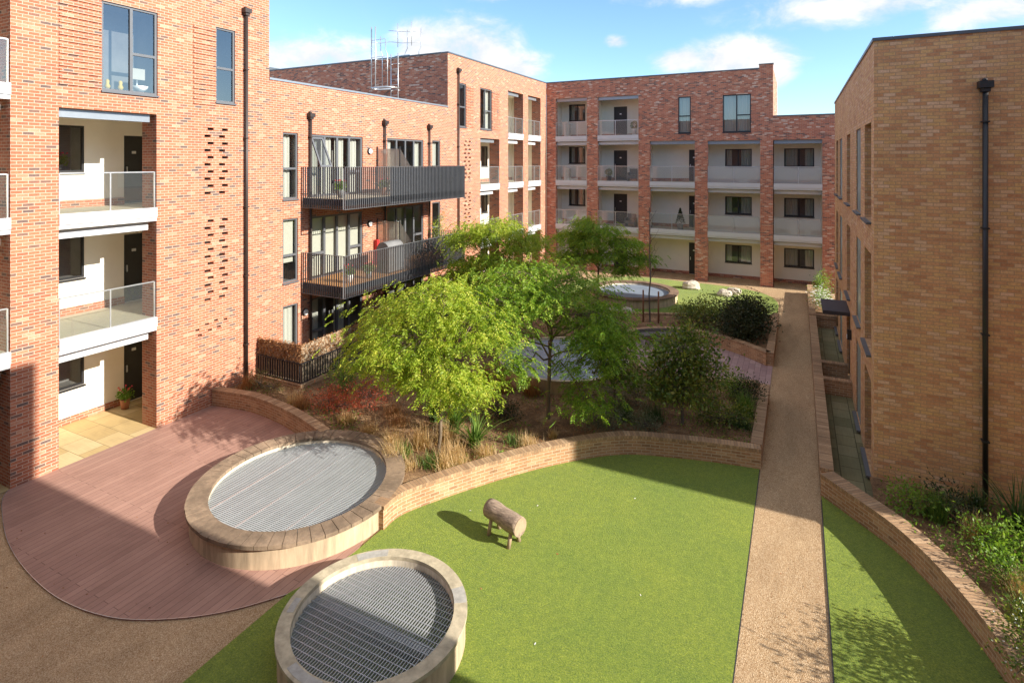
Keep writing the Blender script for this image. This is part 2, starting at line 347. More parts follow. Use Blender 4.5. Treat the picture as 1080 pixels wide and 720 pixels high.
# ------------------------------------------------------------------ wall helpers
class Wall:
    def __init__(s,o,u,n): s.o=Vector(o);s.u=Vector(u);s.n=Vector(n)
    def p(s,u,v,d=0): return tuple(s.o+s.u*u+Vector((0,0,v))-s.n*d)
    def box(s,mb,u0,u1,v0,v1,d0,d1):
        a=s.p(u0,v0,d0);b=s.p(u1,v1,d1); mb.box(a[0],b[0],a[1],b[1],a[2],b[2])
    def sheet(s,mb,u0,u1,v0,v1,holes=()):
        vs=sorted({v0,v1,*[h[2] for h in holes],*[h[3] for h in holes]}); vs=[v for v in vs if v0<=v<=v1]
        for a,b in zip(vs,vs[1:]):
            m=(a+b)/2; blk=sorted((h[0],h[1]) for h in holes if h[2]<m<h[3]); x=u0
            for h0,h1 in blk:
                if h0>x: mb.face([s.p(x,a),s.p(h0,a),s.p(h0,b),s.p(x,b)])
                x=max(x,h1)
            if x<u1: mb.face([s.p(x,a),s.p(u1,a),s.p(u1,b),s.p(x,b)])
        for h in holes:
            d=h[4]
            if d<=0: continue
            A,B,E,D=h[:4]
            mb.face([s.p(A,E),s.p(A,E,d),s.p(A,D,d),s.p(A,D)]); mb.face([s.p(B,E),s.p(B,E,d),s.p(B,D,d),s.p(B,D)])
            mb.face([s.p(A,D),s.p(B,D),s.p(B,D,d),s.p(A,D,d)])
            if E>v0+.01: mb.face([s.p(A,E),s.p(B,E),s.p(B,E,d),s.p(A,E,d)])
def window(W,u0,u1,v0,v1,dep,par,cols=(1,),trans=None,curtain=None,frame='frame',pane='pane',sill='frame',fw=.06,room=.9,blind=None,sillout=.05,inner='interior',name='window',fd=.07,po=.035):
    """frame mesh with pane, curtain and room as sub-parts. cols: column widths; trans: {col:[height fractions]}"""
    trans=trans or {}
    mb=MB(); f0=dep-fd; f1=dep
    W.box(mb,u0,u0+fw,v0,v1,f0,f1);W.box(mb,u1-fw,u1,v0,v1,f0,f1)
    W.box(mb,u0+fw,u1-fw,v0,v0+fw,f0,f1);W.box(mb,u0+fw,u1-fw,v1-fw,v1,f0,f1)
    tot=sum(cols);x=u0
    for i,c in enumerate(cols):
        xn=x+(u1-u0)*c/tot
        if i<len(cols)-1: W.box(mb,xn-fw*.6,xn+fw*.6,v0+fw,v1-fw,f0-.004,f1+.004)
        for t in trans.get(i,[]):
            y=v0+(v1-v0)*t; W.box(mb,max(x,u0+fw)+(.0 if i==0 else fw*.6),min(xn,u1-fw)-(.0 if i==len(cols)-1 else fw*.6),y-fw*.6,y+fw*.6,f0-.002,f1+.002)
        # casement inner frame lip
        x=xn
    if sill: W.box(mb,u0-.02,u1+.02,v0-.05,v0-.002,-sillout,dep-fd-.005)
    fr=mb.build(name,M[frame],par)
    if sill and sill!=frame:
        pass
    g=MB(); d=dep-po; g.face([W.p(u0+fw,v0+fw,d),W.p(u1-fw,v0+fw,d),W.p(u1-fw,v1-fw,d),W.p(u0+fw,v1-fw,d)]); g.build('pane',M[pane],fr)
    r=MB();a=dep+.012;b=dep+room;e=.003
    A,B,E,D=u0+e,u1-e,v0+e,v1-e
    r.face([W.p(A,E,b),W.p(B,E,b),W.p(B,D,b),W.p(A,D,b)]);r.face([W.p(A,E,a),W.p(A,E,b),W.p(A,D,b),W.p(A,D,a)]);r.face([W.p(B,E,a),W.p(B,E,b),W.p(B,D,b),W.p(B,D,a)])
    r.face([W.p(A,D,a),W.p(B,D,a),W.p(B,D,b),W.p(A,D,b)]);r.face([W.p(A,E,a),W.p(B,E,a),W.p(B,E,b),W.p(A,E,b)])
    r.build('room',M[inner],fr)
    if curtain:
        for (c0,c1) in curtain:
            q=MB(); n=max(6,int((c1-c0)*(u1-u0)/.03)); pr=None
            for k in range(n+1):
                u=u0+(u1-u0)*(c0+(c1-c0)*k/n); dd=dep+.14+.03*math.sin(k*1.25)+.012*math.sin(k*.5+u)
                if pr: q.face([W.p(pr[0],v0+.06,pr[1]),W.p(u,v0+.06,dd),W.p(u,v1-.02,dd),W.p(pr[0],v1-.02,pr[1])],sm=True)
                pr=(u,dd)
            q.build('curtain',M['curtain'],fr)
    if blind:
        q=MB(); q.face([W.p(u0+.04,v0+(v1-v0)*blind,dep+.08),W.p(u1-.04,v0+(v1-v0)*blind,dep+.08),W.p(u1-.04,v1-.03,dep+.08),W.p(u0+.04,v1-.03,dep+.08)]); q.build('blind',M['blind'],fr)
    return fr
def balustrade(W,u0,u1,z0,z1,d,par,mids=(),glass='clear_glass',post='galv'):
    g=MB(); g.face([W.p(u0+.02,z0+.02,d+.007),W.p(u1-.02,z0+.02,d+.007),W.p(u1-.02,z1-.02,d+.007),W.p(u0+.02,z1-.02,d+.007)]); fr=g.build('balustrade',M[glass],par)
    p=MB(); W.box(p,u0,u0+.02,z0,z1,d-.015,d+.03); W.box(p,u1-.02,u1,z0,z1,d-.015,d+.03)
    for m_ in mids: W.box(p,m_-.015,m_+.015,z0,z1-.021,d-.015,d-.001)
    W.box(p,u0+.021,u1-.021,z1-.02,z1+.01,d-.01,d+.026); p.build('balustrade_frame',M[post],fr)
    return fr
def balcony_slab(W,u0,u1,z,par,depth,out=.04,th=.33,fas='fascia',beam=True,be=.1,top='floor_beige'):
    mb=MB(); W.box(mb,u0,u1,z-th+.1,z+.03,-out,.1); W.box(mb,u0,u1,z-th-.01,z-th+.098,-out+.035,.1)
    o=mb.build('balcony_slab',M[fas],par)
    f=MB(); W.box(f,u0-.0,u1+.0,z-.22,z,.102,depth); f.build('balcony_floor',M[top],o)
    if beam:
        b=MB(); W.box(b,u0,u1-be,z-th-.26,z-th-.06,.22,.36); b.build('beam',M[fas],o)
    return o
def downpipe(W,u,z0,z1,par,mat='pipe',r=.045,swan=None):
    mb=MB(); c=lambda z,d:W.p(u,z,d)
    mb.tube([c(z0,-.09),c(z1-.18,-.09)],r,10)
    for z in np.arange(z0+1.2,z1-.5,2.2): W.box(mb,u-.065,u+.065,z,z+.03,-.15,-.001)
    W.box(mb,u-.12,u+.12,z1-.12,z1+.02,-.2,-.002); W.box(mb,u-.075,u+.075,z1-.2,z1-.122,-.16,-.004)
    mb.tube([c(z1+.02,-.10),c(z1+.05,-.05),c(z1+.055,.03)],.045,8)
    return mb.build('downpipe',M[mat],par)
def parapet(W,u0,u1,z,par,mat='coping',th=.36,h=.07,name='parapet_coping'):
    mb=MB(); W.box(mb,u0,u1,z,z+h,-.03,th); return mb.build(name,M[mat],par)

# =================================================================== LEFT BUILDING
LX=-15.9
L=Wall((LX,0,0),(0,1,0),(1,0,0))
lb=root('apartment_building','long orange brick apartment wing down the left with steel balconies and recessed glass balconies','building',(LX,18,0))
Z1,Z2,Z3=3.08,6.11,9.16
holes=[]
opn=[(3.6,6.3,11.77),(7.24,9.57,8.72)]
for a,b,t in opn: holes.append((a,b,0,t,.67))
holes+=[(8.18,9.60,9.24,11.54,.11),(11.36,12.03,9.24,11.54,.11)]
vents=[]
def perf(u0,u1,z0,z1,cols=2,st=.215,off=.1):
    z=z1;k=0
    while z>z0:
        for c in range(cols):
            u=u0-.03+(u1-u0-.22)*c/(cols-1)+(off if k%2==0 else 0)-.045*(1 if c==0 else -1)*0
            vents.append((u,u+.2,z-.078,z,.10))
        z-=st;k+=1
near_v=[];
perf(11.02,11.72,6.35,8.44); perf(11.02,11.72,3.2,5.66)
for i,(u,z) in enumerate([(10.7,2.45),(11.0,2.55),(11.3,2.6),(11.62,2.55),(10.78,2.27),(11.1,2.35),(11.4,2.38)]): vents.append((u,u+.13,z-.06,z,.1))
wn=MB(); L.sheet(wn,2.0,13.32,0,12.95,holes+vents)
nv=list(vents); vents=[]
# far block
perf(25.79,26.42,6.49,8.55,2); perf(25.79,26.42,3.4,5.76,2)
fops=[(27.49,29.76,8.75),(30.9,33.03,11.78),(33.78,35.8,11.8)]
fh=[(a,b,0,t,.67) for a,b,t in fops]+[(25.3,25.97,9.26,11.57,.11),(27.49,28.83,9.26,11.57,.11)]+vents
L.sheet(wn,24.2,36.8,0,12.95,fh)
allv=nv+vents
# middle block
midw=[(13.88,14.54,6.1,8.43,.11),(13.88,14.54,3.2,5.42,.11),(13.88,14.54,.5,2.4,.11),
 (15.12,17.9,6.12,8.42,.11),(15.12,17.9,3.1,5.4,.11),(15.12,17.9,.5,2.4,.11),(19.44,22.1,6.12,8.44,.11),(19.44,22.1,3.1,5.42,.11),(19.44,22.1,.5,2.4,.11),
 (22.83,23.51,6.1,8.46,.11),(22.83,23.51,3.4,5.44,.11)]
L.sheet(wn,13.32,24.2,0,10.18,midw)
# returns: near block north side above mid roof, far block south side above mid roof, south end
wn.face([(LX,13.32,10.18),(-29,13.32,10.18),(-29,13.32,12.95),(LX,13.32,12.95)])
wn.face([(LX,2,0),(-29,2,0),(-29,2,12.95),(LX,2,12.95)])
wn.build('wall',M['brick_red'],lb)
ws=MB(); ws.face([(LX,24.2,10.0),(-34,24.2,10.0),(-34,24.2,12.95),(LX,24.2,12.95)]); ws.build('wall',M['brick_deep'],lb)
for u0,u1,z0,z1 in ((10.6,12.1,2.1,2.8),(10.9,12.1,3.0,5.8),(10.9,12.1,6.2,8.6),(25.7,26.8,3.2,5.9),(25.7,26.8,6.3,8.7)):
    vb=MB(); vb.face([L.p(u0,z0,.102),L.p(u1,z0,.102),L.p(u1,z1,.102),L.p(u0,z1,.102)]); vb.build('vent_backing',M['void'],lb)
parapet(L,2,13.32,12.95,lb); parapet(L,24.2,36.8,12.95,lb); parapet(L,13.32,24.2,10.18,lb,'coping_light')
mb=MB(); mb.box(-34,LX-.36,24.17,24.5,12.95,13.02); mb.box(-34,-28.9,24.1,25.5,12.9,13.22); mb.build('parapet_coping',M['coping'],lb)
mb=MB(); mb.face([(LX-.05,13.32,9.9),(-29,13.32,9.9),(-29,24.2,9.9),(LX-.05,24.2,9.9)]); mb.face([(LX-.05,2,12.6),(-29,2,12.6),(-29,13.32,12.6),(LX-.05,13.32,12.6)]); mb.face([(LX-.05,24.2,12.6),(-34,24.2,12.6),(-34,40,12.6),(LX-.05,40,12.6)])
mb.face([(-29,2,0),(-29,24.2,0),(-29,24.2,12.6),(-29,2,12.6)]); mb.build('roof',M['roof'],lb)
# projecting brick panels
for u0,u1,z0,z1 in ((7.24,8.17,9.28,11.5),(10.64,11.35,9.12,11.5),(25.98,26.79,9.3,11.5),(28.84,29.76,9.3,11.55)):
    z=z0; pn=MB(); L.box(pn,u0,u1,z0,z1,-.005,-.0015)
    while z<z1: L.box(pn,u0,u1,z,z+.07,-.034,-.0055); z+=.15
    pn.build('corbelled_brick_panel',M['brick_red'],lb)
# windows of the near block
window(L,8.18,9.60,9.24,11.54,.11,lb,(1.1,1),{1:[.46]},curtain=None,pane='pane_sky')
window(L,11.36,12.03,9.24,11.54,.11,lb,(1,),{0:[.46]},pane='pane_sky',blind=None)
window(L,25.3,25.97,9.26,11.57,.11,lb,(1,),{0:[.46]},curtain=[(.1,.5)])
window(L,27.49,28.83,9.26,11.57,.11,lb,(1,1.2),{1:[.46]},curtain=[(.05,.3),(.6,.95)])
window(L,13.88,14.54,6.1,8.43,.11,lb,(1,),{0:[.46]},curtain=[(0.05,.8)])
window(L,13.88,14.54,3.2,5.42,.11,lb,(1,),{0:[.42]},blind=.3)
window(L,13.88,14.54,.5,2.4,.11,lb,(1,),{},curtain=[(.05,.95)])
window(L,15.12,17.9,6.12,8.42,.11,lb,(1,.9,.9,1),{3:[.4]},curtain=[(.02,.2),(.27,.46),(.52,.7),(.78,.97)],fw=.08)
window(L,15.12,17.9,3.1,5.4,.11,lb,(1,.9,.9,1),{0:[.4],3:[.4]},blind=.03,fw=.08)
window(L,15.12,17.9,.5,2.4,.11,lb,(1,.9,.9,1),{0:[.35]},curtain=[(.03,.22),(.5,.7)],fw=.08)
window(L,19.44,22.1,6.12,8.44,.11,lb,(1,.9,.9,1),{3:[.4]},curtain=[(.02,.2),(.8,.97)],fw=.08)
window(L,19.44,22.1,3.1,5.42,.11,lb,(1,.9,.9,1),{3:[.4]},curtain=[(.3,.5)],fw=.08)
window(L,19.44,22.1,.5,2.4,.11,lb,(1,.9,.9,1),{},fw=.08)
window(L,22.83,23.51,6.1,8.46,.11,lb,(1,),{0:[.4]},curtain=[(.5,.95)])
window(L,22.83,23.51,3.4,5.44,.11,lb,(1,),{0:[.4]},curtain=[(.05,.4)])
# tilted open casement of the first french window
oc=MB()
hin=8.32; A,B=15.2,15.78
def ocp(u,t,dd=0): # t distance down the sash from hinge, opening outward 20deg
    return L.p(u,hin-t*math.cos(.42),.05-t*math.sin(.42)+dd)
def ocbar(u0,u1,t0,t1):
    P=[ocp(u,t,dd) for dd in(0,.05) for t in(t0,t1) for u in(u0,u1)]
    for q in((0,1,3,2),(4,6,7,5),(0,4,5,1),(2,3,7,6),(0,2,6,4),(1,5,7,3)): oc.face([P[k] for k in q])
ocbar(A,B,0,.07);ocbar(A,B,1.13,1.2);ocbar(A,A+.07,.07,1.13);ocbar(B-.07,B,.07,1.13)
o=oc.build('open_casement',M['frame'],lb); g=MB(); g.face([ocp(A+.07,.07,.02),ocp(B-.07,.07,.02),ocp(B-.07,1.13,.02),ocp(A+.07,1.13,.02)]); g.build('pane',M['pane_sky'],o)
# recess bays
def bay(W,par,u0,u1,top,depth,levels,z_lo=0,extra=1.3,win=None,door=None,skirt='brick_red',room_back=3.3,piers=.67,edge='fascia',glass='clear_glass',mids=(),cav=True,be=.1,floor0='stone_tile',th=.33,openings=None):
    """recessed balcony stack behind an opening in wall W"""
    mb=MB(); U1=u1+extra
    hs=[]
    lv=[0]+[l for l in levels if l<top-1]
    for z in lv:
        if win: hs.append((win[0],win[1],z+win[2],z+win[3],.08))
        if door: hs.append((door[0],door[1],z+.02,z+2.1,.1))
    back=Wall(W.p(0,0,depth),W.u,W.n)
    back.sheet(mb,u0-.3,U1,0,top+.1,hs)
    mb.face([W.p(u0-.3 if piers<depth-.1 else u0,0,piers),W.p(u0-.3 if piers<depth-.1 else u0,0,depth),W.p(u0-.3 if piers<depth-.1 else u0,top+.1,depth),W.p(u0-.3 if piers<depth-.1 else u0,top+.1,piers)])
    mb.face([W.p(U1,0,piers),W.p(U1,0,depth),W.p(U1,top+.1,depth),W.p(U1,top+.1,piers)])
    mb.face([W.p(u0-.3,top+.1,piers+.001),W.p(U1,top+.1,piers+.001),W.p(U1,top+.1,depth),W.p(u0-.3,top+.1,depth)])
    # back of the piers
    if piers<depth-.1:
        mb.face([W.p(u0-.3,0,piers),W.p(u0,0,piers),W.p(u0,top,piers),W.p(u0-.3,top,piers)]); mb.face([W.p(u1,0,piers),W.p(U1,0,piers),W.p(U1,top,piers),W.p(u1,top,piers)])
    mb.build('recess_wall',M['render_cream'],par)
    for z in lv:
        x=u0-.3
        segs=[(u0-.3,U1)] if not door else [(u0-.3,door[0]),(door[1],U1)]
        for a,b in segs:
            if b>a+.02: sk=MB(); W.box(sk,a,b,z,z+.21,depth-.03,depth-.002); sk.build('brick_skirting',M[skirt],par)
    for z in lv:
        if win: window(back,win[0],win[1],z+win[2],z+win[3],.08,par,(1,) if win[1]-win[0]<1.2 else (1,1),{},frame='frame_black',curtain=win[4] if len(win)>4 else None,sillout=.06,room=.6)
        if door:
            d=MB(); back.box(d,door[0],door[1],z+.02,z+2.1,.05,.1); o=d.build('door',M['door_dark'],par)
            h=MB(); back.box(h,door[0]+.08,door[0]+.11,z+.95,z+1.15,.0,.045); h.build('handle',M['galv'],o)
            h=MB(); back.box(h,(door[0]+door[1])/2-.06,(door[0]+door[1])/2+.06,z+1.55,z+1.63,.03,.049); h.build('number_plate',M['galv'],o)
    ops=openings or [(u0,u1,top,mids)]
    if openings:
        pb=MB()
        for (a0,a1,_,_),(b0,b1,_,_) in zip(openings,openings[1:]): pb.face([W.p(a1,0,piers),W.p(b0,0,piers),W.p(b0,top,piers),W.p(a1,top,piers)])
        pb.face([W.p(ops[0][0],ops[0][2],piers),W.p(ops[0][1],ops[0][2],piers),W.p(ops[0][1],top,piers),W.p(ops[0][0],top,piers)]); pb.build('pier_back',M[skirt],par)
    for z in levels:
        if z>top-1: continue
        # the floor of the bay runs through to the recess wall, also behind the piers
        o=None
        for (a,b,tp,md) in ops:
            if z>tp-1: continue
            o=balcony_slab(W,a,b,z,par,piers,be=be,fas=edge,th=th)
            balustrade(W,a+.01,b-.03,z+.03,z+1.02,.03,par,md,glass)
        f=MB(); W.box(f,u0-.298,U1-.002,z-.22,z,piers+.002,depth-.002); f.build('balcony_floor',M['floor_beige'],o)
    for (a,b,tp,md) in ops:
        bm_=MB(); W.box(bm_,a,b-be,tp-.22,tp-.0,.15,.3); bm_.build('beam',M['coping_light'],par)
    if floor0:
        f=MB(); f.face([W.p(u0,.012,0),W.p(u1,.012,0),W.p(u1,.012,piers),W.p(u0,.012,piers)]); f.face([W.p(u0-.3,.012,piers),W.p(U1,.012,piers),W.p(U1,.012,depth),W.p(u0-.3,.012,depth)]); f.build('floor',M[floor0],par)
bay(L,lb,7.24,9.57,8.72,2.52,[Z1,Z2],extra=1.2,win=(7.9,9.02,1.0,2.33),door=(10.1,10.72),mids=(8.4,))
bay(L,lb,3.6,6.3,11.77,2.52,[Z1,Z2,Z3],extra=.3,mids=(5,))
bay(L,lb,27.49,35.8,11.85,2.52,[Z1,Z2,Z3],extra=.6,win=(31.95,32.85,1.0,2.33),mids=(),be=.4,openings=[(27.49,29.76,8.75,(28.6,)),(30.9,33.03,11.78,(32.0,)),(33.78,35.8,11.8,(34.8,))])
# downpipes and lights
downpipe(L,12.37,.35,12.3,lb,'pipe_brown',.05)
downpipe(L,15.06,.5,9.15,lb,'pipe_brown'); downpipe(L,19.21,.5,9.15,lb,'pipe_brown',.04); downpipe(L,22.5,.5,9.15,lb,'pipe_brown',.04); downpipe(L,25.12,.4,12.25,lb,'pipe_brown')
for z,u in ((7.85,18.3),(4.85,18.3),(2.0,14.85)):
    mb=MB(); mb.tube([L.p(u,z,0),L.p(u,z,-.06)],.13,16); o=mb.build('wall_light',M['frame_black'],lb)
    mb=MB(); mb.tube([L.p(u,z,-.062),L.p(u,z,-.085)],.10,16); mb.build('diffuser',M['white_plastic'],o)
# steel balconies
BX=-13.85
def steel_balcony(y0,y1,z0,z1,zf,name='steel_balcony',spacing=.105):
    fl=MB(); fl.box(LX,BX-.06,y0+.06,y1-.06,zf-.22,zf); bal=fl.build(name,M['steel_dark'],lb)
    s=MB(); s.box(LX,BX-.08,y0+.08,y1-.08,zf+.002,zf+.02); s.build('decking',M['orange_wood' if z0<4 else 'floor_beige'],bal)
    r=MB()
    y=y0+.05
    while y<y1: r.box(BX-.055,BX,y-.008,y+.008,z0,z1-.012); y+=spacing
    x=LX+.08
    while x<BX-.03:
        r.box(x-.006,x+.006,y0,y0+.05,z0,z1-.012); r.box(x-.006,x+.006,y1-.05,y1,z0,z1-.012); x+=spacing
    for z in (z0-.012,z1-.011): 
        r.box(BX-.055,BX+.005,y0,y1,z,z+.012); r.box(LX+.02,BX-.056,y0-.002,y0+.052,z,z+.012); r.box(LX+.02,BX-.056,y1-.052,y1+.002,z,z+.012)
    r.build('railing',M['steel_rail'],bal)
    return bal
b1=steel_balcony(14.69,22.6,5.77,7.23,6.1)
b2=steel_balcony(14.69,22.6,2.72,4.17,3.08)
# privacy screens between neighbouring balconies
for bal,z in ((b1,6.1),(b2,3.08)):
    mb=MB(); X0,X1=LX+.1,BX-.25
    yy=18.75
    mb.face([(X0,yy,z+.35),(X1-.6,yy,z+.35),(X1-.6,yy,z+1.85),(X0,yy,z+1.85)])
    mb.face([(X1-.55,yy,z+.35),(X1,yy,z+.35),(X1,yy,z+1.1),(X1-.55,yy,z+1.85)])
    o=mb.build('privacy_screen',M['bronze_glass'],bal)
    mb=MB(); 
    for x in (X0-.04,X1-.575): mb.box(x-.02,x+.02,yy-.02,yy+.02,z+.02,z+1.95)
    mb.build('screen_post',M['steel_dark'],bal)
mb=MB(); mb.box(BX-.075,BX-.06,17.2,22.5,5.8,7.18); mb.build('infill_mesh',M['infill'],b1)
# dark artificial hedge behind the far railings
def leaf_quads(P,D,Ln,Wd,fold=0.0,rng=RNG):
    n=len(P); D=D/np.linalg.norm(D,axis=1)[:,None]
    R=rng.normal(size=(n,3)); S=np.cross(D,R); S/=np.linalg.norm(S,axis=1)[:,None]+1e-9
    Ln=np.broadcast_to(Ln,(n,))[:,None]; Wd=np.broadcast_to(Wd,(n,))[:,None]
    V=np.stack([P,P+D*Ln*.5+S*Wd*.5,P+D*Ln,P+D*Ln*.5-S*Wd*.5],1).reshape(-1,3)
    return V,np.arange(4*n).reshape(n,4)
for bal,y0,y1,z0,z1,nn in ((b2,18.9,22.5,2.9,4.2,2600),(b1,20.3,22.5,6.1,7.15,500)):
    P=np.stack([np.full(nn,BX-.12)+RNG.normal(0,.03,nn),RNG.uniform(y0,y1,nn),RNG.uniform(z0,z1,nn)],1)
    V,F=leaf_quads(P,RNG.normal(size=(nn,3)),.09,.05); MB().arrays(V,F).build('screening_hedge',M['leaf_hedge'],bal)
# ground terrace: plinth, rail and brushwood screen
pl=MB(); pl.box(LX,BX+.02,12.75,22.6,0,.46)
gt=pl.build('terrace_plinth',M['brick_garden'],lb)
mb=MB(); mb.box(LX+.02,BX-.1,12.86,22.5,.462,.5); mb.build('terrace_floor',M['floor_beige'],gt)
r=MB(); y=12.85
while y<22.55: r.box(BX-.05,BX-.01,y-.007,y+.007,.5,1.07); y+=.11
x=LX+.08
while x<BX-.05: r.box(x-.007,x+.007,12.81,12.85,.5,1.07); x+=.11
r.box(BX-.055,BX-.005,12.8,22.6,1.07,1.1); r.box(LX+.02,BX-.056,12.8,12.855,1.07,1.1); r.box(BX-.055,BX-.005,12.8,22.6,.48,.5); r.box(LX+.02,BX-.056,12.8,12.855,.48,.5)
r.build('railing',M['steel_dark'],gt)
s=MB()
def screen(a,b,z0,z1,n):
    for k in range(n):
        p=[a[i]+(b[i]-a[i])*k/n for i in(0,1)];q=[a[i]+(b[i]-a[i])*(k+1)/n for i in(0,1)]
        t0=z1+.05*noise.noise((p[0]*3,p[1]*3,1)); t1=z1+.05*noise.noise((q[0]*3,q[1]*3,1))
        s.face([(*p,z0),(*q,z0),(*q,t1),(*p,t0)]); 
screen((BX-.08,12.88),(BX-.08,22.5),.52,1.66,60); screen((LX+.05,12.88),(BX-.08,12.88),.52,1.62,20)
so=s.build('brushwood_screen',M['brush_screen'],gt)
nn=9000; t=RNG.uniform(0,1,nn); isf=t<.8
P=np.where(isf[:,None],np.stack([np.full(nn,BX-.075),12.88+t/.8*9.5,np.zeros(nn)],1),np.stack([LX+.05+(t-.8)/.2*1.95,np.full(nn,12.87),np.zeros(nn)],1)); P[:,2]=RNG.uniform(1.08,1.68,nn)
P+=RNG.normal(0,.015,(nn,3)); V,F=leaf_quads(P,RNG.normal(size=(nn,3))*[.3,.6,1],.09,.022); MB().arrays(V,F).build('brushwood_twigs',M['rust_grass'],so)
# roof ladder
lad=MB(); yy=24.0
for x in (-19.36,-18.89): lad.tube([(x,yy,9.95),(x,yy,13.15)],.028,8)
z=10.1
while z<13.1: lad.tube([(-19.36,yy,z),(-18.89,yy,z)],.014,6); z+=.28
for x in (-20.35,-20.08): lad.tube([(x,23.6,11.35),(x,23.6,14.6)],.03,8)
for x in(-19.36,-18.89):
    for z in (11.2,12.6): lad.tube([(x,yy,z),(x,24.2,z)],.022,6)
hoop=lambda z,w:[(-18.89,yy,z),(-18.8,23.5,z),(-19.1,23.25,z),(-20.1,23.3,z),(-20.35,23.6,z),(-20.1,24.0,z),(-19.36,yy,z)]
lad.tube(hoop(11.3,1),.05,6); 
for z in (12.9,13.8): lad.tube(hoop(z,1)[2:],.016,6)
for x,zt in ((-19.7,14.1),(-19.36,13.9)): lad.tube([(x,23.7,11.35),(x,23.7,13.1),(x-.2,23.8,13.35),(x-.2,23.8,zt)],.022,6)
for x in (-18.89,-17.99):
    lad.tube([(x,24.6,13.0),(x,24.6,13.25),(x+.15,24.6,13.5),(x+.15,24.6,14.5)],.022,6)
    lad.tube([(x-.1,24.1,13.5),(x-.1,24.1,14.75)],.018,6)
for z in (13.75,14.35): lad.tube([(-19.6,24.1,z+.1),(-18.9,24.3,z),(-17.9,24.6,z)],.016,6)
lad.box(-19.3,-18.3,24.2,24.6,13.04,13.08)
lad.build('roof_ladder',M['galv'],lb)

# =================================================================== BACK BUILDING
B=Wall((0,36.8,0),(1,0,0),(0,-1,0))
bb=root('apartment_building','red brick apartment wing closing the far end of the courtyard with stacked recessed balconies','building',(-6,38,0))
w=MB()
bops=[(-15.18,-12.89,11.83),(-12.12,-9.34,11.8),(-8.6,-5.79,8.76),(-5.02,-2.03,8.72),(-1.3,1.22,8.7)]
bh=[(a,b,0,t,.35) for a,b,t in bops]+[(-6.8,-6.03,9.22,11.52,.1),(-4.14,-2.54,9.22,11.5,.1)]
B.sheet(w,LX+.01,-1.33,0,12.95,bh); B.sheet(w,-1.33,14,0,10.08,[bh[4]])
w.box(-2.09,-1.33,36.802,37.2,12.951,13.2)
w.face([(-1.33,36.8,10.08),(-1.33,44,10.08),(-1.33,44,12.95),(-1.33,36.8,12.95)])
w.build('wall',M['brick_deep'],bb)
parapet(B,LX,-2.09,12.95,bb); parapet(B,-2.11,-1.30,13.2,bb,h=.05); parapet(B,-1.32,14,10.08,bb)
mb=MB(); mb.face([(LX,37,12.6),(-1.4,37,12.6),(-1.4,46,12.6),(LX,46,12.6)]); mb.face([(-1.4,37,9.8),(14,37,9.8),(14,46,9.8),(-1.4,46,9.8)]); mb.build('roof',M['roof'],bb)
window(B,-6.8,-6.03,9.22,11.52,.1,bb,(1,),{0:[.47]},frame='frame_black',curtain=[(0,.95)],pane='pane_sky')
window(B,-4.14,-2.54,9.22,11.5,.1,bb,(1,1),{1:[.45]},frame='frame_black',curtain=[(0,.48),(.5,.98)],pane='pane_sky')
def bbay(u0,u1,top,levels,win=None,door=None,glass='hazy_glass',mids=(),**k):
    bay(B,bb,u0,u1,top,1.85,levels,extra=.0 if False else .0,win=win,door=door,skirt='brick_deep',piers=.35,edge='fascia',glass=glass,mids=mids,be=.0,floor0=None,**k)
bbay(-15.18,-12.89,11.83,[Z1,Z2,Z3],win=(-14.9,-13.65,1.2,2.4,[(.1,.3),(.5,.62)]),mids=(-14.5,-13.6))
bbay(-12.12,-9.34,11.8,[Z1,Z2,Z3],door=(-11.55,-10.6),mids=(-10.9,))
bbay(-8.6,-5.79,8.76,[Z1,Z2],door=(-6.45,-5.83),mids=(-7.2,))
bbay(-5.02,-2.03,8.72,[Z1,Z2],win=(-4.2,-2.62,1.0,2.12,[(.05,.25),(.6,.95)]),glass='frost_glass',mids=(-3.5,))
bbay(-1.3,1.22,8.7,[Z1,Z2],win=(-.78,.85,1.0,2.12,[(.05,.45),(.7,.97)]),glass='frost_glass',mids=(0,))

# =================================================================== RIGHT BUILDING
RX=1.51; RY=14.95
R=Wall((RX,0,0),(0,1,0),(-1,0,0)); RF=Wall((0,RY,0),(1,0,0),(0,-1,0))
rb=root('apartment_building','buff brick block at the right with a black downpipe on its blank end wall','building',(6,22,0))
cols=[(15.49,16.95),(17.98,19.31),(21.47,22.94),(25.2,26.76),(27.61,29.11)]
rh=[]; deep=[.27,.045,.27,.045,.27]
for (a,b),d in zip(cols,deep):
    for z0,z1 in ((6.0,8.33),(2.92,5.26),(.12,2.3)): 
        if (a,z0)==(21.47,.12): z0=.0; 
        rh.append((a,b,z0,z1,d+.02))
w=MB(); R.sheet(w,RY,30.2,0,10.1,rh)
w.face([(RX,30.2,0),(14,30.2,0),(14,30.2,10.1),(RX,30.2,10.1)])
w.build('wall',M['brick_buff'],rb)
w=MB(); RF.sheet(w,RX,6.2,0,10.1); w.box(6.2,14,13.4,RY+.5,0,10.1); w.build('wall',M['brick_buff'],rb)
parapet(R,RY-.03,30.2,10.1,rb); parapet(RF,RX+.37,6.2,10.1,rb)
mb=MB(); mb.face([(RX+.05,RY+.05,9.8),(14,RY+.05,9.8),(14,30.2,9.8),(RX+.05,30.2,9.8)]); mb.build('roof',M['roof'],rb)
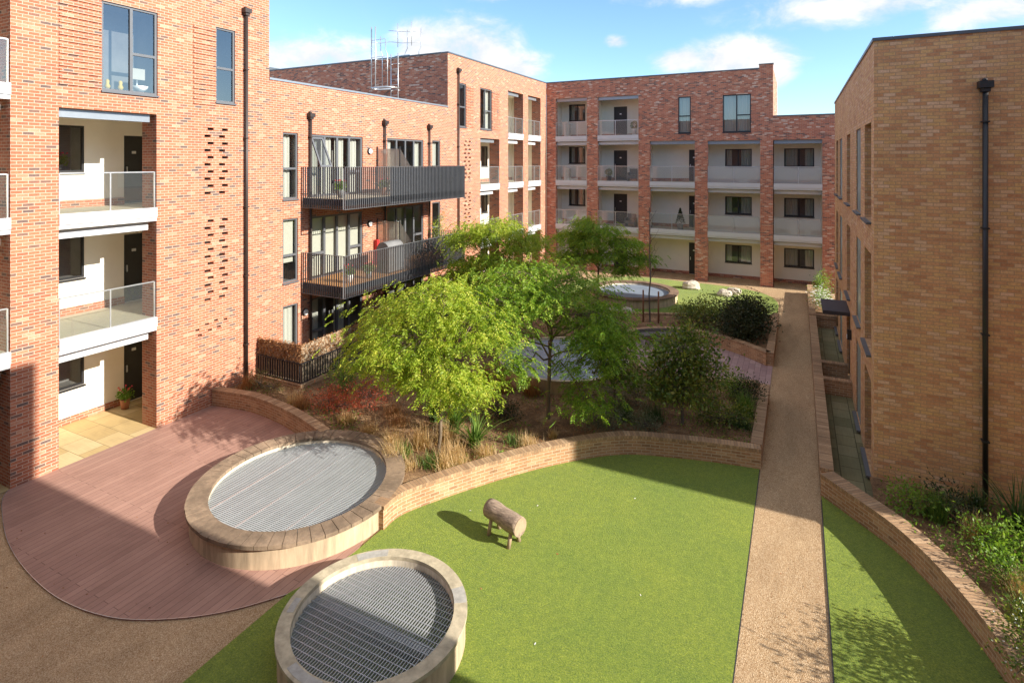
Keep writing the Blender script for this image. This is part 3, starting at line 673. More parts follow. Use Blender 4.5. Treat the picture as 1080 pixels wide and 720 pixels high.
for i,((a,b),d) in enumerate(zip(cols,deep)):
    for z0,z1 in ((6.0,8.33),(2.92,5.26),(.12,2.3)):
        if i==2 and z0<1:
            m_=MB(); R.box(m_,a,b,.01,z1,.08,.14); o=m_.build('entrance_door',M['door_dark'],rb)
            h=MB(); R.box(h,a+.1,a+.13,.9,1.3,.03,.079); h.build('handle',M['galv'],o); continue
        aq=deep[i]<.1
        window(R,a,b,z0,z1,d,rb,(1,) if aq else (1,1),{},fw=.03 if aq else .06,frame='frame',pane='pane_aqua' if aq else 'pane',sill='sill_blue',sillout=.1,room=.5,fd=.02 if aq else .07,po=.012 if aq else .035)
downpipe(RF,3.45,.42,9.05,rb,'pipe',.05)
mb=MB(); mb.box(.72,RX-.002,21.4,23.2,2.38,2.5); cn=mb.build('door_canopy',M['canopy'],rb)
mb=MB(); mb.box(RX-.12,RX-.002,20.9,21.02,1.75,2.05); o=mb.build('wall_light',M['frame_black'],rb); mb=MB(); mb.box(RX-.14,RX-.122,20.92,21.0,1.78,1.9); mb.build('diffuser',M['white_plastic'],o)
mb=MB()
for u,z in ((17.35,8.9),(17.35,5.6)): R.box(mb,u,u+.22,z,z+.14,-.008,-.001)
mb.build('air_vent',M['brick_buff'],rb)

# camera-side block which throws the foreground shade
cb=root('apartment_building','brick block beside the viewpoint that shades the front of the courtyard','building',(10,0,0))
K=Wall((5.6,0,0),(0,1,0),(-1,0,0)); w=MB(); kh=[(a,a+1.4,z,z+2.3,.12) for a in (-7,-3.5,0.5,4) for z in (.2,3.1,6.15,9.2)]
K.sheet(w,-12,7.08,0,13.15,kh); w.face([(5.6,7.08,0),(16,7.08,0),(16,7.08,13.15),(5.6,7.08,13.15)]); w.face([(16,7.08,0),(16,-12,0),(16,-12,13.15),(16,7.08,13.15)]); w.face([(5.6,-12,13.1),(16,-12,13.1),(16,7.08,13.1),(5.6,7.08,13.1)])
w.build('wall',M['brick_buff'],cb)
for h in kh: window(K,h[0],h[1],h[2],h[3],.12,cb,(1,1),{},room=.4)
hb=root('apartment_building','long brick block behind the viewpoint facing the courtyard','building',(-6,-8,0))
H=Wall((0,-6,0),(1,0,0),(0,1,0)); w=MB(); hh=[(a,a+1.6,z,z+2.0,.12) for a in range(-27,5,4) for z in (.5,3.5,6.6,9.6)]
H.sheet(w,-29,5.5,0,13,hh); w.face([(-29,-6,12.95),(5.5,-6,12.95),(5.5,-16,12.95),(-29,-16,12.95)]); w.build('wall',M['brick_red'],hb)
for h in hh: window(H,h[0],h[1],h[2],h[3],.12,hb,(1,1),{},room=.4)

# =================================================================== GROUND
mb=MB(); mb.face([(-400,-400,-.01),(400,-400,-.01),(400,600,-.01),(-400,600,-.01)]); struct(mb.build('ground',M['resin']))
mb=MB(); mb.prism([(-.82,-4),(.44,-4),(.44,35.2),(.6,36.8),(-3,36.8),(-.9,33.5),(-.82,32)],-.01,.006); struct(mb.build('path',M['resin']))
cw=[(-7.43,8.97),(-7.4,9.55),(-6.93,10.45),(-6.3,11.45),(-5.7,12.3),(-4.97,13.15),(-4.3,13.78),(-3.7,14.15),(-3.0,14.38),(-1.92,14.66),(-.80,14.85)]
def smooth(pts,k=3):
    P=[Vector(p) for p in pts]; out=[]
    for i in range(len(P)-1):
        p0=P[max(i-1,0)];p1=P[i];p2=P[i+1];p3=P[min(i+2,len(P)-1)]
        for j in range(k):
            t=j/k; out.append(tuple(.5*((2*p1)+(-p0+p2)*t+(2*p0-5*p1+4*p2-p3)*t*t+(-p0+3*p1-3*p2+p3)*t**3)))
    out.append(tuple(P[-1])); return out
cws=smooth(cw,4)
mb=MB(); mb.prism([(-7.8,-5),(-.835,-5),(-.835,14.9)]+[(x-.05,y+.08) for x,y in reversed(cws)]+[(-7.5,8.2),(-7.62,7.5),(-7.8,6.92)],-.01,.022); struct(mb.build('lawn',M['turf']))
rw=[(.44,14.3),(1.0,13.66),(1.6,12.95),(2.05,12.13),(2.38,11.25),(2.6,10.45),(2.78,9.3),(2.82,8.0),(2.75,6.5),(2.6,5)]
rws=smooth(rw,4)
mb=MB(); mb.prism([(.46,-5),(2.7,-5)]+[(x+.1,y+.1) for x,y in reversed(rws)]+[(.46,14.4)],-.01,.02); struct(mb.build('lawn',M['turf']))
arc=smooth([(-15.9,6.27),(-15.6,6.05),(-14.98,5.8),(-13.9,5.45),(-12.9,5.24),(-11.9,5.12),(-11.1,5.1),(-10.3,5.19),(-9.6,5.4),(-8.85,5.83),(-8.3,6.3),(-7.8,6.92)],4)
mb=MB(); mb.prism(arc+[(-7.6,7.55),(-7.48,8.3),(-8.0,9.5),(-9.7,10.9),(-10.9,10.75),(-13.2,11.35),(-14.5,11.5),(-15.9,11.3)],-.01,.02); struct(mb.build('decking',M['deck']))
mb=MB(); 
for a,b in zip(arc,arc[1:]):
    d=(Vector(b)-Vector(a)).normalized(); n=Vector((d.y,-d.x))*.008
    mb.face([(a[0],a[1],.0205),(a[0]+n.x,a[1]+n.y,.0205),(b[0]+n.x,b[1]+n.y,.0205),(b[0],b[1],.0205)])
struct(mb.build('deck_edging',M['galv']))
mb=MB(); mb.face([(-14.2,36.2,.004),(-14,36.81,.004),(2,36.81,.004),(2,36.2,.004)]) 
mb=MB(); mb.prism([(-20,36.75),(2,36.75),(2,38.8),(-20,38.8)],-.01,.01); struct(mb.build('walkway',M['resin']))
bl=smooth([(-12.5,27),(-12.8,30),(-12,33.5),(-10.2,35.8),(-8.3,36.2),(-6.3,36.0),(-4.4,35.85),(-2.84,35.5),(-1.58,34.5),(-.98,32.9),(-.9,31)],3)
mb=MB(); mb.prism(bl+[(-.9,28.65),(-3.2,27.75),(-9,25.5)],-.01,.3-.27); struct(mb.build('lawn',M['turf']))
# patio
mb=MB(); mb.prism([(-.83,19.5),(-.83,22.6)]+[(-2.2,23.6),(-3.2,24.2),(-4.4,24.3),(-5.6,23.7),(-6.3,22.6),(-5.9,21.6),(-4.9,20.4),(-3.4,19.3),(-2.2,19.2)],-.01,.02); struct(mb.build('patio',M['patio']))
# terrace tiles right
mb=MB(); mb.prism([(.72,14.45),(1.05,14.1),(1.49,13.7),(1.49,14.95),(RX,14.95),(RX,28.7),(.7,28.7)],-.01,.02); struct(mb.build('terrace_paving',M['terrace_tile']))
for x0,x1 in ((-.835,-.82),(.44,.455)):
    mb=MB(); mb.box(x0,x1,-4,14.1 if x0>0 else 14.8,-.005,.024); struct(mb.build('path_edging',M['steel_dark']))
# beds: soil grid
def inside(p,poly):
    x,y=p;c=False
    for i in range(len(poly)):
        x1,y1=poly[i-1];x2,y2=poly[i]
        if (y1>y)!=(y2>y) and x<(x2-x1)*(y-y1)/(y2-y1)+x1: c=not c
    return c
def soilbed(poly,z,step=.16,amp=.07,name='soil'):
    xs=[p[0] for p in poly];ys=[p[1] for p in poly]; mb=MB(); H_={}
    def hz(i,j):
        x=min(xs)+i*step;y=min(ys)+j*step
        return (x,y,z+amp*noise.noise((x*.9,y*.9,0))+amp*.35*noise.noise((x*4,y*4,3)))
    for i in range(int((max(xs)-min(xs))/step)+1):
        for j in range(int((max(ys)-min(ys))/step)+1):
            c=(min(xs)+(i+.5)*step,min(ys)+(j+.5)*step)
            if inside(c,poly): mb.face([hz(i,j),hz(i+1,j),hz(i+1,j+1),hz(i,j+1)],sm=True)
    return struct(mb.build(name,M['soil']))
bed=[(-15.9,11.45),(-14.5,11.65),(-13.2,11.55),(-12.0,11.3),(-10.9,10.95),(-9.7,11.2),(-8.4,10.7),(-7.6,9.7)]+[(x-.15,y+.18) for x,y in cws[6:-1]]+[(-.95,14.95),(-.95,19.3),(-2.2,18.9),(-3.4,18.7),(-4.6,18.6),(-5.7,19.4),(-6.6,20.6),(-7.0,22.0),(-6.5,23.6),(-5.7,24.0),(-4.4,24.5),(-3.2,24.35),(-2.1,23.75),(-.95,22.75),(-.95,28.6),(-3.2,27.6),(-9,25.4),(-12.5,26.9),(-12.8,30),(-15.9,34),(-15.9,22.6),(-13.8,22.6),(-13.8,12.8),(-15.9,12.8)]
soilbed(bed,.34)
soilbed([(-3.3,18.4),(-3.3,19.05),(-4.0,19.35),(-4.85,20.05),(-5.6,21.0),(-6.1,21.9),(-6.25,22.8),(-6.2,24),(-7.6,24),(-7.4,21.5),(-6.6,19.6),(-5.4,18.4)],.08,.12,.02)
rbed=[(x+.18,y+.1) for x,y in rws]+[(8,4.5),(8,14.95),(1.52,14.95),(1.3,13.7)]
soilbed(rbed,.36)
soilbed([(.72,28.85),(1.5,28.85),(1.5,36),(.72,36)],.4,.1)

# =================================================================== GARDEN WALLS
def gwall(pts,th,z0,z1,label,side=1,cope=.075,loc=None,mat='brick_garden',cm='brick_soldier'):
    """wall along a polyline; th to the left (side=1) of travel. body + soldier-course coping"""
    P=[Vector(p) for p in pts]; nrm=[]
    for i in range(len(P)):
        d=(P[min(i+1,len(P)-1)]-P[max(i-1,0)]).normalized(); nrm.append(Vector((-d.y,d.x))*side)
    Q=[p+n*th for p,n in zip(P,nrm)]; L_=[0]
    for a,b in zip(P,P[1:]): L_.append(L_[-1]+(b-a).length)
    r=root('garden_wall',label,'wall',(P[0].x,P[0].y,0))
    def body(mb,P,Q,z0,z1,vert):
        for i in range(len(P)-1):
            l0,l1=L_[i],L_[i+1]
            mb.face([(*P[i],z0),(*P[i+1],z0),(*P[i+1],z1),(*P[i],z1)],[(l0,z0),(l1,z0),(l1,z1),(l0,z1)])
            mb.face([(*Q[i+1],z0),(*Q[i],z0),(*Q[i],z1),(*Q[i+1],z1)],[(l1,z0),(l0,z0),(l0,z1),(l1,z1)])
            mb.face([(*P[i],z1),(*P[i+1],z1),(*Q[i+1],z1),(*Q[i],z1)],[(l0,0.01),(l1,0.01),(l1,th+.01),(l0,th+.01)])
        for i in(0,-1): mb.face([(*P[i],z0),(*Q[i],z0),(*Q[i],z1),(*P[i],z1)])
    b=MB(); body(b,P,Q,z0,z1-cope,0); b.build('wall',M[mat],r)
    e=.012; c=MB(); body(c,[p-n*e for p,n in zip(P,nrm)],[q+n*e for q,n in zip(Q,nrm)],z1-cope+.001,z1,1); c.build('coping',M[cm],r)
    return r
gwall(cws,.24,0,.5,'curved sunlit brick retaining wall sweeping round the front lawn below the planting bed',1)
gwall(smooth([(-15.88,11.22),(-14.5,11.44),(-13.2,11.32),(-12.06,11.08),(-10.9,10.72)],5),.24,0,.5,'low curved brick wall between the brown decking and the planting at left',1)
gwall([(-.80,15.11),(-.80,19.3)],.24,0,.5,'straight low brick wall between the path and the planting bed with the small dark tree',1)
gwall(smooth([(-1.06,19.3),(-2.2,18.95),(-3.3,18.95)],4),.24,0,.5,'brick wall curving round the near side of the purple patio behind the small dark tree',-1)
gwall(smooth([(-3.3,19.0),(-4.1,19.3),(-4.95,19.95),(-5.7,20.9),(-6.1,21.8)],4),.14,0,.12,'low dark edging along the near left rim of the purple patio',-1,cope=.06)
gwall([(-.80,28.6),(-.80,22.55)],.24,0,.5,'low brick wall between the path and the big dark hedge',-1)
gwall(smooth([(-1.05,22.5),(-2.15,23.45),(-3.1,23.9),(-4.4,24.05),(-5.5,23.6),(-6.25,22.6)],4),.24,0,.5,'brick wall curving behind the bench on the far side of the patio',-1)
gwall([(-1.06,28.6),(-3.2,27.7),(-6,26.55),(-9,25.4)],.2,0,.4,'long low wall along the near edge of the far lawn',1)
gwall(rws,.33,0,.5,'curved brick wall between the narrow right lawn and the leafy right bed',1)
gwall([(.45,14.58),(.45,22.28)],.25,0,.5,'long straight low wall between the path and the nearer sunken terrace',-1)
gwall([(.45,22.3),(.45,28.84)],.25,0,.5,'straight low wall beside the path at the farther terrace past the door canopy',-1)
gwall([(.71,20.62),(1.50,20.62)],.25,0,.5,'short brick cross wall on the near side of the canopied entrance',1)
gwall([(.71,22.3),(1.50,22.3)],.25,0,.5,'short brick cross wall on the far side of the canopied entrance',1)
gwall([(.45,28.86),(.45,35.8)],.25,0,.55,'low wall of the white flower bed at the far end of the path',-1)
gwall([(.71,28.9),(1.50,28.9)],.2,0,.55,'short cross wall in front of the white flower bed',1)

# =================================================================== RAISED CIRCLES
def grating(cx,cy,r,z,par,sp,t,dep,mat,cross,ct,alongx=False):
    mb=MB(); y=-r+sp
    while y<r-sp*.5:
        h=math.sqrt(max(r*r-y*y,0)); (mb.box(cx-h,cx+h,cy+y-t/2,cy+y+t/2,z-dep,z) if alongx else mb.box(cx+y-t/2,cx+y+t/2,cy-h,cy+h,z-dep,z)); y+=sp
    x=-r+cross
    while x<r-.02:
        h=math.sqrt(max(r*r-x*x,0)); (mb.box(cx+x-ct/2,cx+x+ct/2,cy-h,cy+h,z-dep*.6,z-.004) if alongx else mb.box(cx-h,cx+h,cy+x-ct/2,cy+x+ct/2,z-dep*.6,z-.004)); x+=cross
    return mb.build('grating',M[mat],par)
def raised(cx,cy,R_,rin,z,label,wallm,cope,seg,cz=.075,gz=.14,out=.07,kind=0,gap=.006,zb=0):
    r=root('raised_vent',label,'vent',(cx,cy,0))
    MB().ring(cx,cy,rin,R_-out,zb,z-cz,96).build('ring_wall',M[wallm],r)
    i=MB(); n=96
    for k in range(n):
        a,b=2*PI*k/n,2*PI*(k+1)/n; rr=rin-.004
        i.face([(cx+rr*math.cos(a),cy+rr*math.sin(a),z-.75 if kind==2 else z-.4),(cx+rr*math.cos(b),cy+rr*math.sin(b),z-.75 if kind==2 else z-.4),(cx+rr*math.cos(b),cy+rr*math.sin(b),z-cz),(cx+rr*math.cos(a),cy+rr*math.sin(a),z-cz)])
    i.build('inner_face',M['inner_wall'],r)
    if seg:
        c=MB()
        for k in range(seg):
            a=2*PI*k/seg; b=2*PI*(k+1)/seg; g=gap/R_
            dz=random.uniform(-.003,.003)
            c.ring(cx,cy,rin-.02,R_+random.uniform(-.006,.006),z-cz+.002,z+dz,2,a+g,b-g)
        c.build('coping',M[cope],r)
    else: MB().ring(cx,cy,rin,R_,z-cz+.001,z,120).build('coping',M[cope],r)
    return r
v1=raised(-9.70,8.98,2.22,1.83,.5,'large round raised vent with weathered timber-block rim and pale grille on the decking','concrete_wall','timber_cope',56)
grating(-9.70,8.98,1.826,.36,v1,.045,.03,.03,'grate_pale',.3,.008,True)
mb=MB(); mb.face([(-9.70+1.82*math.cos(2*PI*k/64),8.98+1.82*math.sin(2*PI*k/64),.325) for k in range(64)]); mb.build('grille_backing',M['grate_sheet'],v1)
mb=MB()
for dx in (-.95,0,.95):
    h=math.sqrt(1.82**2-dx*dx); mb.box(-9.7+dx-.012,-9.7+dx+.012,8.98-h,8.98+h,.361,.366)
mb.build('grille_joint',M['galv'],v1)
v2=raised(-5.81,6.81,1.42,1.215,.5,'smaller round raised vent with smooth concrete rim and steel grating at the front','concrete_wall','concrete_rim',0,cz=.06,out=.03,kind=2)
grating(-5.81,6.81,1.21,.34,v2,.048,.010,.035,'grate_steel',.11,.011)
mb=MB(); mb.face([(-5.81+1.2*math.cos(2*PI*k/48),6.81+1.2*math.sin(2*PI*k/48),-.0) for k in range(48)]); mb.build('shaft_floor',M['void'],v2)
mb=MB(); mb.box(-6.98,-4.62,6.78,6.95,.1,.22); mb.build('support_beam',M['galv'],v2)
for k,(a,b) in enumerate(((0.6,.85),(2.1,2.5),(4.4,4.85),(3.4,3.62))):
    MB().ring(-5.81,6.81,1.218+.01*k,1.41-.02*k,.5001,.5035,8,a,b).build('mortar_patch',M['patch'],v2)
v3=raised(-8.0,30.4,2.38,1.95,.5,'round raised vent with brown rim on the far lawn','concrete_wall','brown_cope',52)
mb=MB(); mb.face([(-8+1.94*math.cos(2*PI*k/64),30.4+1.94*math.sin(2*PI*k/64),.34) for k in range(64)]); mb.build('grille',M['pool_blue'],v3)
v4=raised(-7.15,18.0,2.2,2.08,.78,'round raised vent with blue-grey top among the trees','concrete_wall','concrete_rim',0,cz=.04,out=.03)
mb=MB(); mb.face([(-7.15+2.07*math.cos(2*PI*k/64),18.0+2.07*math.sin(2*PI*k/64),.70) for k in range(64)]); mb.build('grille',M['pool_blue'],v4)

# =================================================================== LOG STOOL
lg=root('log_animal','weathered round log on four short wooden legs standing on the front lawn','play sculpture',(-5.2,9.87,0))
a=Vector((-5.56,9.98,.44));b=Vector((-4.74,9.72,.43)); d=(b-a); mb=MB(); pts=[];rad=[]
for k in range(13):
    t=k/12; pts.append(a+d*t+Vector((0,0,.008*math.sin(t*7)))); e=min(t,1-t); rad.append((.175 if t<.5 else .18)*1+.006*math.sin(t*11))
mb.tube(pts,rad,20); body=mb.build('log',M['bark_log'],lg)
for p,s,rr in ((a,-1,rad[0]),(b,1,rad[-1])):
    m2=MB(); q=p+d.normalized()*s*.0025; m2.tube([q,q+d.normalized()*s*.004],rr*.96,20,sm=False); m2.build('cut_end',M['log_end'],lg)
for t,sd in ((.16,-1),(.16,1),(.8,-1),(.8,1)):
    c=a+d*t; n=Vector((d.y,-d.x,0)).normalized()*sd*(1)
    mb=MB(); mb.tube([c+n*.07+Vector((0,0,-.1)),Vector((c.x,c.y,0))+n*.15+Vector((0,0,.0))],[.036,.04],10); mb.build('leg',M['log_end'],lg)

# =================================================================== VEGETATION
def frame_rand(n,rng=RNG):
    v=rng.normal(size=(n,3)); return v/np.linalg.norm(v,axis=1)[:,None]
def branch(mb,p0,p1,r0,r1,sag=.1,n=5,sides=7,wob=.04):
    p0=Vector(p0);p1=Vector(p1); pts=[];rad=[];L_=(p1-p0).length
    for k in range(n+1):
        t=k/n; q=p0.lerp(p1,t)+Vector((random.gauss(0,wob),random.gauss(0,wob),random.gauss(0,wob)))*L_*.5*(t>0)*(t<1)
        q.z+=sag*L_*4*t*(1-t); pts.append(q); rad.append(r0+(r1-r0)*t)
    mb.tube(pts,rad,sides,cap=False); return pts
def locust(name,label,x,y,z0,fork,lobes,mat,trunk_r=.06,clumps=22,sprays=15,lsc=1.0,group=None,cat='tree'):
    """feathery tree: lobes=(dx,dy,z,rx,ry,rz)"""
    r=root(name,label,cat,(x,y,z0),group)
    tb=MB(); top=(x+.05,y,fork)
    branch(tb,(x,y,z0-.05),top,trunk_r,trunk_r*.75,0,6,9,.02)
    lead=branch(tb,top,(x+.1,y-.05,fork+1.3),trunk_r*.75,trunk_r*.35,0,6,8,.05)
    Ps=[];Ds=[]
    for (dx,dy,z,rx,ry,rz) in lobes:
        c=Vector((x+dx,y+dy,z)); limb=branch(tb,lead[random.randint(0,4)] if z>fork+.3 else top,(c.x,c.y,c.z+rz*.2),trunk_r*.42,trunk_r*.14,.10,6,6,.10)
        nc=int(clumps*(rx*ry*rz)**(.55)*1.6)+4
        for k in range(nc):
            v=frame_rand(1)[0]; v[2]=abs(v[2])*1.1-.45; v/=max(np.linalg.norm(v),1e-6); rr=random.uniform(.45,1.0)
            q=np.array([c.x+v[0]*rx*rr,c.y+v[1]*ry*rr,c.z+v[2]*rz*rr])
            if random.random()<.5:
                st=limb[random.randint(3,len(limb)-1)]; branch(tb,st,tuple(q),trunk_r*.16,.006,.08,3,4,.06)
            m=int(sprays*random.uniform(.5,1.4)); cr=random.uniform(.18,.42)
            P=q+RNG.normal(0,1,(m,3))*[cr,cr,cr*.38]
            out=np.array([v[0],v[1],0])+RNG.normal(0,.55,(m,3))*[1,1,.25]; out[:,2]-=.35
            Ps.append(P);Ds.append(out)
    tb.build('trunk',M['bark'],r)
    P=np.concatenate(Ps);D=np.concatenate(Ds);D/=np.linalg.norm(D,axis=1)[:,None]
    # compound leaf: rachis curving down, leaflets both sides
    n=len(P); nl=8; L_=RNG.uniform(.16,.30,n)*lsc
    S=np.cross(D,np.array([0,0,1.]));S/=np.linalg.norm(S,axis=1)[:,None]+1e-9
    vp=[];vd=[]
    for j in range(nl):
        t=(j+.5)/nl; base=P+D*(L_*t)[:,None]; base[:,2]-=(L_*.45*t*t)
        for s in(-1,1):
            vp.append(base); dd=S*s+D*.55+RNG.normal(0,.18,(n,3)); dd[:,2]-=.25; vd.append(dd)
    VP=np.concatenate(vp);VD=np.concatenate(vd)
    V,F=leaf_quads(VP,VD,RNG.uniform(.055,.095,len(VP))*lsc,RNG.uniform(.022,.034,len(VP))*lsc)
    MB().arrays(V,F).build('crown',M[mat],r)
    return r
def leafy(name,label,cat,x,y,z0,lobes,mat,n,ls,lw,stem=.03,trunk=None,shell=.55,group=None,sparse=0,flowers=None,stemmat='bark_grey',par_label=None):
    r=root(name,label,cat,(x,y,z0),group)
    tb=MB()
    top=Vector((x,y,(trunk or z0+.08)))
    branch(tb,(x,y,z0-.04),top,stem,stem*.8,0,4,7,.02)
    Ps=[];Ds=[]; vol=sum(l[3]*l[4]*l[5] for l in lobes)
    for (dx,dy,z,rx,ry,rz) in lobes:
        c=np.array([x+dx,y+dy,z]); m=max(12,int(n*rx*ry*rz/vol))
        ncl=max(5,m//22); v=frame_rand(ncl); rr=RNG.uniform(shell,1,ncl)[:,None]; cc=c+v*rr*[rx,ry,rz]
        limb=branch(tb,top,tuple(c),stem*.6,stem*.2,.05,4,5,.06)
        for k in range(min(ncl,26)): branch(tb,limb[random.randint(1,4)],tuple(cc[k]),stem*.25,.004,.03,3,4,.06)
        idx=RNG.integers(0,ncl,m); sp=(rx*ry*rz)**(1/3)*.2+.04
        P=cc[idx]+RNG.normal(0,sp,(m,3)); D=(P-c)/[rx,ry,rz]; D=D/(np.linalg.norm(D,axis=1)[:,None]+1e-6)+RNG.normal(0,.7,(m,3))
        Ps.append(P);Ds.append(D)
    tb.build('trunk' if trunk else 'stem',M[stemmat],r)
    P=np.concatenate(Ps);D=np.concatenate(Ds); P[:,2]=np.maximum(P[:,2],z0)
    V,F=leaf_quads(P,D,RNG.uniform(.7,1.25,len(P))*ls,RNG.uniform(.7,1.2,len(P))*lw)
    MB().arrays(V,F).build('crown' if trunk else 'foliage',M[mat],r)
    if flowers:
        fm,fn,fs=flowers; i=RNG.integers(0,len(P),fn); Q=P[i]+[0,0,.02]; mb=MB()
        for q in Q: 
            for s in range(4): 
                a_=s*PI/2+random.random(); mb.face([tuple(q),(q[0]+fs*math.cos(a_),q[1]+fs*math.sin(a_),q[2]+.01),(q[0]+fs*1.2*math.cos(a_+.7),q[1]+fs*1.2*math.sin(a_+.7),q[2]+.015),(q[0]+fs*math.cos(a_+1.4),q[1]+fs*math.sin(a_+1.4),q[2]+.01)])
        mb.build('flowers',M[fm],r)
    return r
def tuft(name,label,x,y,z0,n,h,spread,w,mat,droop=.5,group=None,base=.05,par=None):
    """clump of arching blades as one mesh"""
    an=RNG.uniform(0,2*PI,n); L_=h*RNG.uniform(.55,1.1,n); lean=RNG.uniform(.05,1,n)*spread
    b0=np.stack([x+RNG.normal(0,base,n),y+RNG.normal(0,base,n),np.full(n,z0)],1)
    dirx=np.cos(an);diry=np.sin(an); sx=-diry;sy=dirx; segs=4; rows=[]
    for k in range(segs+1):
        t=k/segs; hor=lean*L_*(t**1.5); ver=L_*(t-(droop*lean)*t*t*.9)
        c=b0+np.stack([dirx*hor,diry*hor,ver],1); ww=w*(1-t*.93)*.5
        rows+= [c+np.stack([sx*ww,sy*ww,np.zeros(n)],1),c-np.stack([sx*ww,sy*ww,np.zeros(n)],1)]
    V=np.stack(rows,1).reshape(-1,3); nv=2*(segs+1); F=[]
    for k in range(segs): F.append(np.arange(n)[:,None]*nv+np.array([2*k,2*k+1,2*k+3,2*k+2]))
    o=MB().arrays(V,np.concatenate(F)).build(name,M[mat],par)
    if par is None: tag(o,label,'plant',group)
    return o
def T(*a,**k): return locust('honey_locust_tree',*a,**k)
T('bright yellow-green feathery tree nearest the front, thin pale trunk among the straw grasses',-7.77,11.44,.3,1.9,
  [(-.1,.2,4.0,1.0,1.0,.75),(-1.35,.1,3.5,.85,.9,.65),(-.6,-.7,3.1,.9,.8,.7),(.9,.0,3.45,.9,.8,.8),(.4,-.6,2.5,.9,.7,.7),(-2.1,-.1,2.55,.6,.6,.5),(-1.0,-.3,2.3,.6,.5,.4),(.2,.2,1.75,.5,.5,.4),(1.0,-.2,2.2,.4,.4,.5)],'leaf_locust',.05,21,15)
T('taller feathery tree standing half in shade before the blue-grey round vent',-6.15,14.36,.3,2.0,
  [(-.8,-.5,4.25,1.1,1.0,.7),(-1.0,-1.4,3.7,.95,.7,.7),(-.55,-1.55,2.9,.7,.5,.65),(-.3,-1.6,2.1,.45,.35,.5),(.1,-.7,3.8,.8,.6,.5),(.6,.3,4.0,1.1,1.1,.7),(1.5,.1,3.2,.9,.9,.7),(1.3,-.3,2.3,.7,.6,.8),(1.3,-.5,1.3,.5,.45,.6),(1.5,.6,2.6,.7,.6,.6),(.7,.6,3.2,.8,.7,.5),(1.8,.3,2.5,.55,.6,.6),(-1.2,.6,3.4,.8,.8,.7)],'leaf_locust_green',.065,21,13)
T('feathery yellow-green tree beside the far steel balcony',-10.6,19.6,.3,2.2,
  [(0,0,4.7,1.2,1.1,.6),(-1.2,0,4.3,.9,.9,.6),(1.3,.1,4.2,1.0,.9,.6),(.4,-.7,3.6,1.0,.8,.6),(-.7,-.6,3.5,.9,.7,.5),(1.6,-.3,3.4,.8,.8,.5),(-1.5,-.4,3.0,.7,.7,.5),(.3,-.8,2.8,1.0,.7,.5)],'leaf_locust',.06,30,16)
T('green spreading tree standing in front of the far round vent',-9.27,28.1,.3,1.9,
  [(-.5,0,4.15,.7,.8,.35),(.5,.1,3.85,.8,.8,.35),(-1.35,.2,3.5,.9,.9,.35),(-.2,-.4,3.3,.8,.8,.35),(1.4,0,3.3,.8,.8,.3),(-.8,-.5,2.6,.9,.8,.4),(.9,-.5,2.7,.8,.7,.3),(2.0,.2,2.6,.6,.6,.3),(-1.7,-.3,2.5,.5,.6,.4),(1.6,-.4,2.0,.5,.5,.3)],'leaf_locust_green',.06,30,15,lsc=1.15)
leafy('small_tree','small dark broad-leaved tree with bare trunk in the shaded bed near the path','tree',-2.78,15.68,.3,
  [(0,0,2.35,.8,.8,.65),(-.55,0,1.75,.7,.65,.55),(.6,.0,1.85,.65,.65,.6),(0,-.3,1.4,.8,.6,.4),(.4,.1,2.7,.45,.45,.35),(-.6,-.3,1.3,.4,.4,.35)],'leaf_dark',5000,.12,.065,.04,1.3,.3)
leafy('small_tree','slender dark tree between the feathery tree and the small dark one','tree',-4.55,15.3,.3,
  [(0,0,2.0,.55,.55,.55),(-.1,0,2.5,.4,.4,.4),(.25,0,1.5,.45,.4,.35),(-.35,0,1.5,.35,.35,.3)],'leaf_dark',2300,.11,.055,.035,1.2,.3)
# bare sapling and stakes
sp=root('sapling','thin bare sapling between two stakes beside the patio','tree',(-5.83,23.9,.3))
mb=MB(); branch(mb,(-5.83,25.0,.3),(-5.85,25.0,5.4),.04,.012,0,8,8,.01)
for k in range(16):
    z=2.2+k*.2; a_=k*2.4; l=.75*(1-(z-2.2)/5)+.15; branch(mb,(-5.84,25.0,z),(-5.84+l*.6*math.cos(a_),25+l*.6*math.sin(a_),z+l),.012,.003,0,4,4,.05)
mb.build('trunk',M['bark_grey'],sp)
for x,lab in((-6.12,'left wooden tree stake beside the bare sapling'),(-5.45,'right wooden tree stake beside the bare sapling')):
    mb=MB(); mb.tube([(x,24.95,.3),(x,24.95,1.75)],[.04,.035],10); tag(mb.build('tree_stake',M['stake']),lab,'stake','stakes of the sapling')
# hedges by the path
HG='dark hedge shrubs beside the path'
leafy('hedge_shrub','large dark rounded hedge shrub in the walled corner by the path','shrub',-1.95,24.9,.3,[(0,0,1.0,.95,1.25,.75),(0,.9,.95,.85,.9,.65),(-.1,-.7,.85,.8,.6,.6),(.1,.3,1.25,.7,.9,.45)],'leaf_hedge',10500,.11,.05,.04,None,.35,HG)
leafy('hedge_shrub','looser dark shrub left of the rounded hedge, behind the patio wall','shrub',-3.6,25.3,.3,[(0,0,.95,.8,.8,.6),(-.7,.1,.8,.6,.6,.45),(.6,.3,.95,.5,.6,.55)],'leaf_dark',3400,.10,.05,.03,None,.35,HG)
